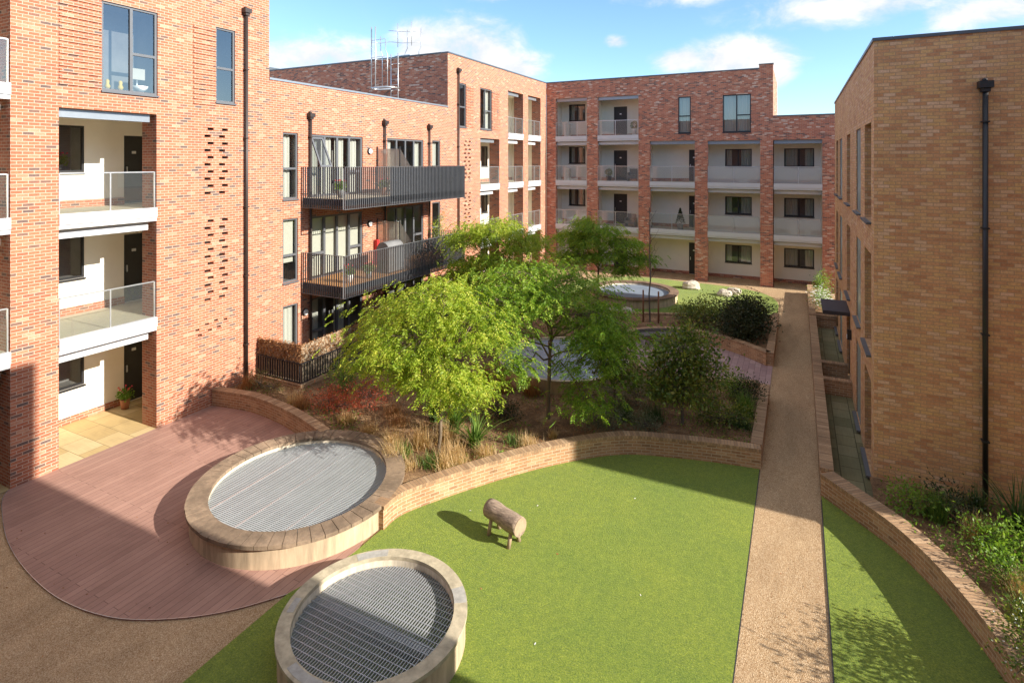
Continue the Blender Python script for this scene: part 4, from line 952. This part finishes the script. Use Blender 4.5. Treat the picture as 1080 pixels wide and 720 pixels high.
# planting of the main bed
G_='shrubs in the main bed'
leafy('shrub','red-leaved shrub between the terrace plinth and the large round vent','shrub',-11.9,12.0,.3,[(0,0,.68,.55,.4,.35),(.55,.05,.6,.45,.35,.3)],'leaf_red',1500,.07,.028,.02,None,.3,G_)
leafy('shrub','darker red-brown shrub in the shade of the front tree','shrub',-11.0,12.7,.3,[(0,0,.7,.6,.5,.35),(-.7,.4,.6,.4,.4,.3)],'leaf_red',1300,.065,.026,.02,None,.3,G_)
leafy('shrub','olive shrub with yellow tips below the terrace railing','shrub',-14.9,12.15,.3,[(0,0,.55,.45,.3,.3),(.5,.05,.5,.4,.3,.25)],'leaf_olive',900,.06,.026,.02,None,.3,G_)
leafy('shrub','small grey-green shrub behind the curved wall at the shadow edge','shrub',-4.75,14.45,.3,[(0,0,.6,.5,.4,.36),(.35,.25,.55,.4,.3,.3)],'leaf_grey',2600,.06,.018,.02,None,.2,G_)
leafy('shrub','wide grey-green rosemary-like shrub beneath the slender dark tree','shrub',-4.2,16.3,.3,[(0,0,.7,.65,.55,.45),(-.6,-.2,.65,.5,.4,.4)],'leaf_grey',3400,.065,.019,.02,None,.2,G_)
leafy('shrub','low dark green shrub in front of the path wall corner','shrub',-1.95,16.2,.3,[(0,0,.55,.6,.5,.34),(.5,.1,.55,.4,.35,.3)],'leaf_dark',2200,.07,.04,.02,None,.3,G_)
leafy('shrub','fresh green rounded shrub near the cross wall of the patio','shrub',-1.75,18.2,.3,[(0,0,.7,.45,.4,.36)],'leaf_mid',1500,.055,.03,.02,None,.3,G_)
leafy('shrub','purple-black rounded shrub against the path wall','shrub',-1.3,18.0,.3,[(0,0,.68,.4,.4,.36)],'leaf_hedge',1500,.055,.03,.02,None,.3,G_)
leafy('shrub','grey shrub on the left of the patio near the boulders','shrub',-7.0,23.4,.3,[(0,0,.6,.5,.4,.3),(-.5,.5,.6,.4,.4,.3)],'leaf_grey',1100,.055,.02,.02,None,.3,G_)
leafy('shrub','brown twiggy shrub on the bank left of the boulders','shrub',-8.3,24.2,.3,[(0,0,.7,.6,.5,.4)],'leaf_olive',900,.06,.02,.02,None,.3,G_)
leafy('shrub','blue-green shrub between the bench and the far lawn','shrub',-4.6,25.6,.3,[(0,0,.6,.4,.35,.25)],'leaf_grey',600,.05,.025,.02,None,.3,G_)
leafy('shrub','small dark shrub on the slope left of the round vent among the trees','shrub',-10.6,16.0,.3,[(0,0,.8,.7,.6,.5),(-.8,.6,.8,.6,.6,.5)],'leaf_hedge',1500,.07,.03,.02,None,.3,G_)
leafy('shrub','deep green spreading shrub right of the slender dark tree','shrub',-3.5,17.2,.3,[(0,0,.65,.6,.5,.4),(.6,.2,.6,.45,.4,.35)],'leaf_dark',2400,.075,.04,.02,None,.3,G_)
leafy('shrub','olive shrub behind the trunk of the small dark tree','shrub',-2.5,17.4,.3,[(0,0,.6,.5,.45,.35)],'leaf_olive',1300,.06,.028,.02,None,.3,G_)
leafy('shrub','dark low shrub left of the shaded feathery tree trunk','shrub',-7.3,13.9,.3,[(0,0,.5,.5,.45,.28)],'leaf_hedge',1300,.06,.03,.02,None,.3,G_)
leafy('shrub','grey-leaved low shrub between the two wall shrubs in the shade','shrub',-3.6,14.95,.3,[(0,0,.5,.5,.3,.25)],'leaf_grey',1400,.055,.02,.02,None,.2,G_)
leafy('shrub','yellow-tipped shrub under the terrace plinth in the tree shade','shrub',-12.6,13.3,.3,[(0,0,.8,.5,.5,.4)],'leaf_mid',1100,.07,.035,.02,None,.3,G_)
TG='grass tufts in the main bed'
tl=[('tall straw-coloured grass tuft behind the large vent rim',-9.0,11.25,420,.75,.55,.012,'straw'),
('upright straw grass tuft left of the front tree trunk',-8.35,11.5,420,.8,.5,.012,'straw'),
('straw grass tuft right of the front tree trunk',-7.35,11.5,380,.65,.6,.012,'straw'),
('short straw tuft against the curved wall below the front tree',-7.0,11.2,260,.4,.7,.012,'straw'),
('tan grass tuft in front of the terrace railing corner',-13.2,11.95,420,.55,.7,.012,'straw'),
('wispy tan grass under the facade downpipe',-15.3,12.0,300,.6,.6,.012,'rust_grass'),
('tan grass tuft left of the red shrub',-12.7,11.75,360,.5,.7,.012,'rust_grass'),
('rust-coloured grass tuft in front of the round vent among the trees',-8.1,15.4,420,.7,.5,.014,'rust_grass'),
('second rust grass tuft nearer the leaning trunk',-7.2,15.55,360,.65,.5,.014,'rust_grass'),
('rust tuft left of the vent among the trees',-9.0,15.8,360,.65,.5,.014,'rust_grass'),
('tall straw grass between the trunk and the curved wall',-7.25,10.95,380,.7,.6,.012,'straw'),
('straw grass leaning over the large vent rim at its upper right',-8.6,10.75,420,.75,.6,.012,'straw'),
('broad pale straw clump behind the front trunk',-7.9,12.0,420,.75,.7,.012,'straw'),
('thin straw tuft near the curved wall where the shadow starts',-6.0,12.7,220,.45,.8,.012,'straw'),
('low straw clump between the yucca and the curved wall',-6.7,11.8,280,.45,.9,.012,'straw'),
('pale straw clump between the vent and the red shrub',-10.0,11.5,360,.5,.8,.012,'straw'),
('bright green spiky tuft by the curved wall under the front tree',-7.65,10.9,200,.4,.9,.02,'blade_green'),
('green grassy tuft between the straw grasses',-8.55,11.0,200,.4,.8,.018,'blade_green'),
('wide arching green phormium behind the front tree',-8.0,12.5,100,1.25,1.0,.06,'blade_green'),
('arching green yucca right of the front tree trunk',-7.15,12.1,90,1.0,1.1,.055,'blade_green'),
('dark strappy phormium left of the front tree',-8.9,12.9,60,.9,.8,.05,'blade_dark'),
('light green low tuft near the curved wall shadow edge',-6.4,12.75,160,.3,1.0,.02,'blade_green'),
('silver spiky tuft beside the curved wall',-5.6,13.4,90,.35,.7,.02,'straw'),
('dark green grass tuft below the slender dark tree',-4.3,15.35,260,.6,.9,.02,'blade_dark'),
('dark green grass tuft left of the small dark tree trunk',-3.55,15.6,260,.55,.9,.02,'blade_dark'),
('bright grass tuft beside the path wall',-1.35,17.1,320,.75,.7,.02,'blade_green'),
('green tuft in the path wall corner of the bed',-1.35,16.2,160,.4,.8,.02,'blade_dark'),
('low straw patch right of the large vent',-8.0,10.6,260,.3,.9,.012,'straw'),
('dry brown tuft on the slope under the front tree',-9.6,12.2,300,.4,.8,.012,'rust_grass'),
('dry straw tuft at the foot of the red shrub',-11.0,11.75,300,.4,.8,.012,'straw'),
('rusty low tuft between red shrub and front tree',-10.1,12.6,300,.45,.8,.012,'rust_grass')]
for lab,x,y,n,h,s,w_,m_ in tl:
  if m_=='straw' and n>300: n=int(n*.55); h*=.9; s*=1.6
  tuft('grass_tuft',lab,x,y,.3,n,h,s,w_,m_,group=TG,base=.12 if n>100 else .04)
# ground litter: dry stems and mulch
nn=11000; P=[];
while len(P)<nn:
    p=(random.uniform(-15.8,-1),random.uniform(10.8,20))
    if inside(p,bed): P.append((*p,.33+random.uniform(0,.05)))
P=np.array(P); D=RNG.normal(size=(nn,3))*[1,1,.35]; D[:,2]=abs(D[:,2]); V,F=leaf_quads(P,D,RNG.uniform(.05,.16,nn),RNG.uniform(.006,.018,nn))
o=MB().arrays(V,F).build('dry_litter',M['rust_grass']); o['kind']='stuff'; tag(o,'dry stems and mulch scattered over the soil of the main bed','ground litter')
nn=4200; P=[]
while len(P)<nn:
    p=(random.uniform(-15.8,-1),random.uniform(10.8,18.5)); 
    if inside(p,bed) and noise.noise((p[0]*.8,p[1]*.8,5))>.05: P.append((*p,.34+random.uniform(0,.08)))
P=np.array(P); V,F=leaf_quads(P,RNG.normal(size=(nn,3))+[0,0,.6],.07,.03); o=MB().arrays(V,F).build('ground_cover',M['leaf_mid']); o['kind']='stuff'; tag(o,'low green weeds patching the soil of the main bed','ground cover')
nn=260; P=np.stack([RNG.uniform(-.8,.42,nn),RNG.uniform(8,30,nn),np.full(nn,.012)],1); P2=np.stack([RNG.uniform(-15,-8,160),RNG.uniform(4,11,160),np.full(160,.03)],1); P=np.concatenate([P,P2]); P=P[[not((p[0]+9.7)**2+(p[1]-8.98)**2<5.2) for p in P]]
V,F=leaf_quads(P,RNG.normal(size=(len(P),3))*[1,1,.1],RNG.uniform(.015,.045,len(P)),RNG.uniform(.008,.02,len(P))); o=MB().arrays(V,F).build('leaf_debris',M['rust_grass']); o['kind']='stuff'; tag(o,'tiny dry leaves blown over the path and decking','leaf litter')
# right bed
RG='plants in the right bed'
for k,(x,y,sx,sz,n,m_,lab) in enumerate([(2.05,13.85,.4,.35,700,'leaf_mid','low green plant in the narrow tip of the right bed'),
 (2.75,13.95,.45,.4,800,'leaf_hedge','dark green clump below the blank wall'),(3.05,13.0,.5,.38,1100,'leaf_mid','lush green clump in the middle of the right bed'),
 (3.7,13.0,.5,.42,1100,'leaf_mid','lush green clump right of the downpipe foot'),(3.15,12.2,.42,.32,900,'leaf_mid','fresh green perennial behind the curved wall coping'),
 (3.9,12.2,.5,.4,1000,'leaf_mid','leafy perennial at the right edge under the blank wall'),(3.6,11.4,.45,.35,900,'leaf_grey','grey-green feathery plant near the right edge'),
 (4.3,13.6,.5,.45,900,'leaf_hedge','dark shrub in the shade right of the downpipe')]):
    leafy('perennial',lab,'plant',x,y,.34,[(0,0,.34+sz*.75,sx,sx,sz),(sx*.6,.1,.34+sz*.5,sx*.6,sx*.6,sz*.7)],m_,n,.075,.035,.015,None,.15,RG)
leafy('shrub','leafy shrub with white berries hanging over the end of the right wall','shrub',2.98,10.5,.36,[(0,0,.75,.42,.42,.38),(-.12,-.55,.7,.4,.42,.36),(.45,-.2,1.0,.5,.5,.5)],'leaf_dark',2600,.06,.03,.025,None,.3,RG,flowers=('flower_white',60,.012))
leafy('shrub','tall twiggy shrub just outside the right foot of the picture','shrub',3.7,9.3,.34,[(0,0,1.3,.5,.5,.5),(-.3,-.3,.9,.5,.5,.5),(.2,.3,1.7,.35,.35,.4),(-.1,.3,1.0,.5,.5,.4)],'leaf_dark',1500,.08,.035,.03,None,.3,RG)
for lab,x,y,n,h,s,w_,m_ in [('tall dark phormium against the blank wall by the downpipe',3.75,14.0,46,1.15,.85,.06,'blade_dark'),
 ('straw and green grass tuft near the bed tip',2.45,13.75,260,.7,.7,.012,'blade_green'),('pale arching grass in the middle of the right bed',2.95,13.35,240,.6,.8,.012,'straw'),
 ('grey feathery grass by the curved coping',3.2,11.9,300,.5,.9,.010,'straw'),('green grass beside the coping further down',3.15,11.3,260,.5,.8,.014,'blade_green'),('straggling green blades under the blank wall',3.2,14.4,120,.6,.8,.02,'blade_dark'),
 ('tufty pale grass near the frame edge',3.6,10.9,260,.45,.9,.012,'straw')]:
    tuft('grass_tuft',lab,x,y,.34,n,h,s,w_,m_,group='grasses in the right bed',base=.08)
nn=2600; P=[]
while len(P)<nn:
    p=(random.uniform(1.6,5),random.uniform(9,14.9))
    if inside(p,rbed): P.append((*p,.38+random.uniform(0,.14)))
P=np.array(P); V,F=leaf_quads(P,RNG.normal(size=(nn,3))+[0,0,.6],.08,.035); o=MB().arrays(V,F).build('ground_cover',M['leaf_mid']); o['kind']='stuff'; tag(o,'green ground cover filling the right bed','ground cover')
leafy('flowering_shrub','bush with white flowers at the far end of the path','shrub',1.05,30.8,.4,[(0,0,.85,.4,.9,.4),(0,1.2,.8,.4,.8,.35)],'leaf_mid',1300,.07,.035,.02,None,.3,None,flowers=('flower_white',260,.05))
leafy('shrub','bright green shrub behind the white flowering bush','shrub',1.15,33.5,.4,[(0,0,1.1,.4,.9,.55)],'leaf_mid',900,.08,.04,.02,None,.3,None)

# =================================================================== SMALL THINGS
def rock(label,x,y,z,sx,sy,sz,seed):
    random.seed(seed); mb=MB(); n=14;m_=9
    def pt(i,j):
        th=PI*j/m_;ph=2*PI*i/n; v=Vector((math.sin(th)*math.cos(ph),math.sin(th)*math.sin(ph),math.cos(th)))
        k=1+.28*noise.noise(v*1.6+Vector((seed,0,0)))+.1*noise.noise(v*4+Vector((seed,1,0))); return (x+v.x*sx*k,y+v.y*sy*k,z+sz*.6+v.z*sz*k)
    for i in range(n):
        for j in range(m_): mb.face([pt(i,j),pt(i+1,j),pt(i+1,j+1),pt(i,j+1)])
    return tag(mb.build('boulder',M['stone']),label,'boulder','boulders on the far lawn')
rock('largest pale boulder alone on the far lawn',-5.6,34.2,0,.55,.42,.3,3)
rock('pale boulder of the touching pair, nearer one',-3.62,33.2,0,.42,.32,.24,9)
rock('pale boulder of the touching pair, farther one',-3.2,33.85,0,.42,.3,.25,14)
rock('rounded boulder at the near edge of the far lawn',-7.3,26.6,.0,.38,.32,.3,21)
rock('small boulder half hidden by the shrubs left of the others',-7.95,26.5,.0,.3,.28,.28,27)
bn=root('bench','dark curved timber bench against the brick wall of the patio','bench',(-4.9,23.3,0))
cx,cy=-3.9,20.9; s=MB(); 
for k in range(4): s.ring(cx,cy,2.32+.13*k,2.44+.13*k,.4,.46,16,1.62,2.35)
s.build('seat',M['bench_wood'],bn)
for a_ in (1.66,1.98,2.31):
    mb=MB(); u=Vector((math.cos(a_),math.sin(a_),0)); c=Vector((cx,cy,.19))+u*2.57; mb.obox(c,u*.2,Vector((-u.y,u.x,0))*.03,(0,0,.205)); mb.build('leg',M['galv'],bn)
s=MB(); s.ring(cx,cy,2.80,2.84,.47,.58,16,1.62,2.35); s.build('backrest',M['bench_wood'],bn)
def pot(label,x,y,z,r,h,kind,mat='pot_grey'):
    p=root('potted_plant',label,'potted plant',(x,y,z)); mb=MB(); mb.tube([(x,y,z+.005),(x,y,z+h*.9),(x,y,z+h)],[r*.75,r,r*1.06],16); mb.build('pot',M[mat],p)
    if kind=='cone':
        n=1500; t=RNG.uniform(0,1,n)**.7; hh=.95; P=np.stack([x+(1-t)*.3*np.cos(a:=RNG.uniform(0,2*PI,n)),y+(1-t)*.3*np.sin(a),z+h+.05+t*hh],1); mm='leaf_hedge'
    elif kind=='ball':
        n=700; v=frame_rand(n); P=np.array([x,y,z+h+.25])+v*.28*RNG.uniform(.6,1,n)[:,None]; mm='leaf_dark'
    else:
        n=420; v=frame_rand(n); P=np.array([x,y,z+h+.12])+v*[.24,.24,.2]*RNG.uniform(.3,1,n)[:,None]; mm='leaf_mid'
    V,F=leaf_quads(P,RNG.normal(size=(n,3)),.07,.035); MB().arrays(V,F).build('foliage',M[mm],p)
    if kind=='flower':
        mb=MB()
        q=P.mean(0); 
        for k in range(5):
            a=2*PI*k/5; mb.tube([tuple(q+[0,0,.0]),(q[0]+.15*math.cos(a),q[1]+.15*math.sin(a),q[2]+.2),(q[0]+.19*math.cos(a),q[1]+.19*math.sin(a),q[2]+.22)],[.004,.006,.03],6)
        mb.build('flowers',M['flower_red'],p)
    return p
pot('pot of red flowers by the ground floor door of the left wing',-18.0,9.9,.02,.13,.3,'flower','pot_terra')
pot('leafy plant inside the middle left balcony window',-18.75,8.55,7.2,.07,.12,'flower','pot_grey')
pot('clipped conical tree in a pot on the first floor far balcony',-6.75,37.2,Z1,.2,.35,'cone')
pot('round shrub in a dark pot on the far second floor balcony',-11.5,37.3,Z2,.2,.35,'ball','door_dark')
pot('white pot with a tall plant on the top far balcony',-9.75,37.3,Z3,.16,.45,'ball','white_plastic')
pot('small plant on the upper steel balcony near the french doors',-14.6,15.3,6.13,.14,.28,'flower')
pot('small plant on the lower steel balcony near its corner',-14.3,15.4,3.11,.14,.28,'flower','white_plastic')
pot('plant by the railing in the middle of the lower steel balcony',-14.2,16.3,3.11,.13,.25,'flower','pot_grey')
pot('plant with red flowers halfway along the upper steel balcony',-14.2,17.2,6.13,.14,.3,'flower','pot_terra')
leafy('climbing_plant','tall yellow-green climbing plant on the far part of the lower steel balcony','plant',-14.4,21.0,3.1,[(0,0,4.3,.35,.35,.6),(0,.2,4.9,.3,.3,.35)],'leaf_locust',500,.07,.03,.012,None,.2)
# covered barbecue
bq=root('barbecue','covered grey barbecue on the lower steel balcony beside the privacy screen','barbecue',(-14.35,17.75,3.1))
mb=MB(); mb.box(-14.65,-14.05,17.3,18.2,3.15,4.0); mb.tube([(-14.35,17.28,4.0),(-14.35,18.22,4.0)],.3,18); mb.build('cover',M['bbq'],bq)
for dx in(-.25,.25):
    for dy in(-.38,.38): mb=MB(); mb.box(-14.35+dx-.02,-14.35+dx+.02,17.75+dy-.02,17.75+dy+.02,3.1,3.16); mb.build('foot',M['pipe'],bq)
mb=MB(); mb.box(-15.84,-15.7,18.55,18.7,3.1,4.15); tag(mb.build('umbrella_bag',M['red_plastic'],bevel=.03),'narrow red bag leaning by the privacy screen on the lower steel balcony','bag')
# table and chair on the far left balcony
tb=root('outdoor_chair','small orange wooden chair on the first floor balcony of the far left bay','chair',(-17.2,28.4,Z1))
mb=MB(); mb.box(-17.45,-17.0,28.2,28.65,Z1+.42,Z1+.46); mb.build('seat',M['orange_wood'],tb)
mb=MB(); mb.box(-17.45,-17.0,28.6,28.64,Z1+.5,Z1+.95); mb.build('backrest',M['orange_wood'],tb)
for x in(-17.43,-17.02):
    for y in(28.22,28.63): mb=MB(); mb.box(x-.02,x+.02,y-.02,y+.02,Z1+.005,Z1+.42); mb.build('leg',M['orange_wood'],tb)
for lab,x,y,z in (('dark rattan armchair on the far second floor balcony beside the pier',-9.85,37.4,Z2),('dark rattan armchair on the far first floor balcony under the pale door',-10.0,37.4,Z1)):
    c=root('outdoor_chair',lab,'chair',(x,y,z),'rattan armchairs on the far balconies')
    mb=MB(); mb.box(x-.3,x+.3,y-.28,y+.28,z+.2,z+.42); mb.build('seat',M['bench_wood'],c,bevel=.02)
    mb=MB(); mb.box(x-.3,x+.3,y+.22,y+.3,z+.43,z+.85); mb.build('backrest',M['bench_wood'],c,bevel=.02)
    for s_ in(-1,1): mb=MB(); mb.box(x+s_*.33-.03,x+s_*.33+.03,y-.28,y+.28,z+.01,z+.6); mb.build('armrest',M['bench_wood'],c,bevel=.02)
for lab,x,y,z,w_,h_ in (('white storage box on the top far balcony at the left',-14.6,37.6,Z3,.35,.9),('white storage box on the second floor far balcony at the left',-14.6,37.6,Z2,.35,.8),('pale planter trough on the second floor far balcony behind the frosted glass',-3.0,37.9,Z2,.5,.4),('tan crate on the first floor far balcony at the right',-.2,37.4,Z1,.45,.45),('pale trough on the first floor far balcony at the right end',.5,37.5,Z1,.3,.5)):
    bx=root('storage_box',lab,'box',(x,y,z)); mb=MB(); mb.box(x-w_/2,x+w_/2,y-.2,y+.2,z+.01,z+h_); mb.build('box_body',M['curtain'],bx,bevel=.015); mb=MB(); mb.box(x-w_/2-.02,x+w_/2+.02,y-.22,y+.22,z+h_+.003,z+h_+.04); mb.build('lid',M['soffit'],bx,bevel=.01)
# things on the window sill of the top left flat
sc=root('window_ornament','beige square ornament on a stand inside the top left window','ornament',(-16.2,9.2,9.3))
mb=MB(); mb.box(-16.24,-16.18,9.02,9.42,9.66,9.96); mb.build('panel',M['blind'],sc); mb=MB(); mb.tube([(-16.21,9.22,9.31),(-16.21,9.22,9.66)],.02,8); mb.tube([(-16.21,9.22,9.31),(-16.21,9.22,9.35)],.1,14); mb.build('stand',M['galv'],sc)
sc=root('bowl','white boat-shaped bowl on the sill of the top left window','bowl',(-16.1,9.25,9.3))
mb=MB(); mb.tube([(-16.12,9.25,9.31),(-16.12,9.25,9.4),(-16.12,9.25,9.47)],[.08,.17,.2],18,cap=True); mb.build('bowl_body',M['white_plastic'],sc)
for i,(yy_,lab) in enumerate(((8.42,'gold figurine at the near end of the top left window sill'),(8.74,'gold figurine beside the mullion of the top left window'))):
    mb=MB(); mb.tube([(-16.1,yy_,9.31),(-16.1,yy_,9.38),(-16.1,yy_,9.45),(-16.1,yy_,9.52),(-16.1,yy_,9.56)],[.05,.07,.04,.05,.02],10); tag(mb.build('figurine',M['flower_yellow']),lab,'figurine','gold figurines on the window sill')
# leaf litter on lawn
for i,(x,y,m_) in enumerate(((-4.05,9.9,'flower_red'),(-5.0,11.1,'white_plastic'),(-4.9,8.5,'pot_terra'),(-3.2,12.3,'white_plastic'),(-2.4,9.6,'white_plastic'),(-6.2,10.3,'white_plastic'),(-3.6,7.9,'white_plastic'))):
    mb=MB(); a_=i*1.3; u=Vector((math.cos(a_),math.sin(a_),.1)); mb.obox((x,y,.03),u*.018,Vector((-u.y,u.x,0))*.007,(0,0,.002))
    tag(mb.build('fallen_leaf',M[m_]),'tiny fallen leaf or petal lying on the front lawn','leaf','fallen leaves on the front lawn')

# =================================================================== LIGHT, SKY, CAMERA
EL=math.radians(25.8)
sun=bpy.data.lights.new('sun','SUN'); sun.energy=4.0; sun.angle=math.radians(.53); sun.color=(1,.93,.82)
so=bpy.data.objects.new('sun',sun); C.objects.link(so)
# light travels towards -X (very slightly -Y) and down
dv=Vector((-math.cos(EL),-.012,-math.sin(EL))); so.rotation_euler=dv.to_track_quat('-Z','Y').to_euler()
wd=bpy.data.worlds.new('World'); bpy.context.scene.world=wd; wd.use_nodes=True; nt=wd.node_tree; nt.nodes.clear()
out=nt.nodes.new('ShaderNodeOutputWorld'); bg=nt.nodes.new('ShaderNodeBackground'); bg.inputs[1].default_value=.115
sky=nt.nodes.new('ShaderNodeTexSky'); sky.sky_type='NISHITA'; sky.sun_disc=False; sky.sun_elevation=EL; sky.sun_rotation=math.radians(90); sky.air_density=1.; sky.dust_density=.25; sky.ozone_density=2.2
tc=nt.nodes.new('ShaderNodeTexCoord'); sx=nt.nodes.new('ShaderNodeSeparateXYZ'); nt.links.new(tc.outputs['Generated'],sx.inputs[0])
def mth(op,a,b=None,c=None,clamp=False):
    n=nt.nodes.new('ShaderNodeMath'); n.operation=op; n.use_clamp=clamp
    for i,v in enumerate((a,b,c)):
        if v is None: continue
        if isinstance(v,(int,float)): n.inputs[i].default_value=v
        else: nt.links.new(v,n.inputs[i])
    return n.outputs[0]
az=mth('MULTIPLY',mth('ARCTAN2',sx.outputs[0],sx.outputs[1]),57.29578); el=mth('MULTIPLY',mth('ARCSINE',sx.outputs[2]),57.29578)
mp=scaled(nt,tc.outputs['Generated'],(1,1,1.7)); n1=noise_t(nt,mp,11,9,.62,.3); n2=noise_t(nt,mp,3.2,7,.6,.4)
# cumulus clumps (azimuth, elevation, half widths in degrees, softness)
cl=[(-31.5,10.6,8.2,4.6,1),(-27,9.2,4.5,3,1),(-36,11.5,3.5,3.2,1),(-45,9.6,7.5,2.9,1),(-5.5,9.6,6.5,2.5,1),(-10,9.8,3.5,1.6,1),(-2.6,8.8,3.2,2.3,1),(-16.4,11.8,1.8,.8,.9),(6,13.4,13,2.3,.8),(14,11.6,9,2.2,.8),(-9,15.8,9,1.3,.55),(-29,16.5,5,1.2,.6),(-60,10,8,4,1),(35,9,12,4,1),(-80,14,12,5,1)]
tot=None
for a,e,ra,re,st in cl:
    da=mth('DIVIDE',mth('SUBTRACT',az,a),ra); de=mth('DIVIDE',mth('SUBTRACT',el,e),re)
    dd=mth('SQRT',mth('ADD',mth('MULTIPLY',da,da),mth('MULTIPLY',de,de)))
    v=mth('MULTIPLY',mth('SUBTRACT',1.25,dd,clamp=True),st); tot=v if tot is None else mth('MAXIMUM',tot,v)
nn_=mth('MULTIPLY_ADD',n1,3.0,-1.5); m_=mth('ADD',tot,mth('MULTIPLY',nn_,mth('MULTIPLY_ADD',tot,.4,.35)))
msk=nt.nodes.new('ShaderNodeMapRange'); msk.interpolation_type='SMOOTHSTEP'; msk.inputs['From Min'].default_value=.22; msk.inputs['From Max'].default_value=.95; nt.links.new(m_,msk.inputs['Value'])
gen=nt.nodes.new('ShaderNodeMapRange'); gen.interpolation_type='SMOOTHSTEP'; gen.inputs['From Min'].default_value=.5; gen.inputs['From Max'].default_value=.95; gen.inputs['To Max'].default_value=.25; nt.links.new(n2,gen.inputs['Value'])
fac=mth('MAXIMUM',msk.outputs[0],gen.outputs[0])
cr=ramp(nt,n1,[(.32,(2.75,2.95,3.3)),(.48,(3.3,3.4,3.6)),(.64,(3.95,3.95,3.95))])
m=nt.nodes.new('ShaderNodeMix'); m.data_type='RGBA'; nt.links.new(fac,m.inputs[0]); nt.links.new(mixc(nt,1.,sky.outputs[0],(.74,.86,1.0),'MULTIPLY'),m.inputs[6]); nt.links.new(cr.outputs[0],m.inputs[7])
# broken cloud deck added overhead, out of view, to lift fill in the shade
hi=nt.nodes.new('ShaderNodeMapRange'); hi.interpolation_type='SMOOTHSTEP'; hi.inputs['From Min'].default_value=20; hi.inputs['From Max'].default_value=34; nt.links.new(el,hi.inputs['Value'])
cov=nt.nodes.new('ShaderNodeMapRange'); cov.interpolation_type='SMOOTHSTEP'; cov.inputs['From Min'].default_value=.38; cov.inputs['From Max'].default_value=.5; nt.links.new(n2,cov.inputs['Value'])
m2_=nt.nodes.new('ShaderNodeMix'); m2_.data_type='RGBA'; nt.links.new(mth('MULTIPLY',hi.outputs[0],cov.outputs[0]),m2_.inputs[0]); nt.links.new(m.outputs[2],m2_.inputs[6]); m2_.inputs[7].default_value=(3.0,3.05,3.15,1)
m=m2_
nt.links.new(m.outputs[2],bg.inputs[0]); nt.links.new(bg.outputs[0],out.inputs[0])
cam=bpy.data.cameras.new('camera'); cam.sensor_width=36; cam.lens=597/1080*36; cam.shift_y=-(360-171)/1080; cam.clip_end=2000; cam.clip_start=.05
co=bpy.data.objects.new('camera',cam); C.objects.link(co); co.location=(0,0,7.4); co.rotation_euler=(PI/2,0,math.atan2(842-540,597))
sc=bpy.context.scene; sc.camera=co; sc.view_settings.view_transform='Standard'; sc.view_settings.look='None'; sc.view_settings.gamma=1; sc.view_settings.use_curve_mapping=False; sc.view_settings.exposure=1.32
sc.render.resolution_x=1024; sc.render.resolution_y=682
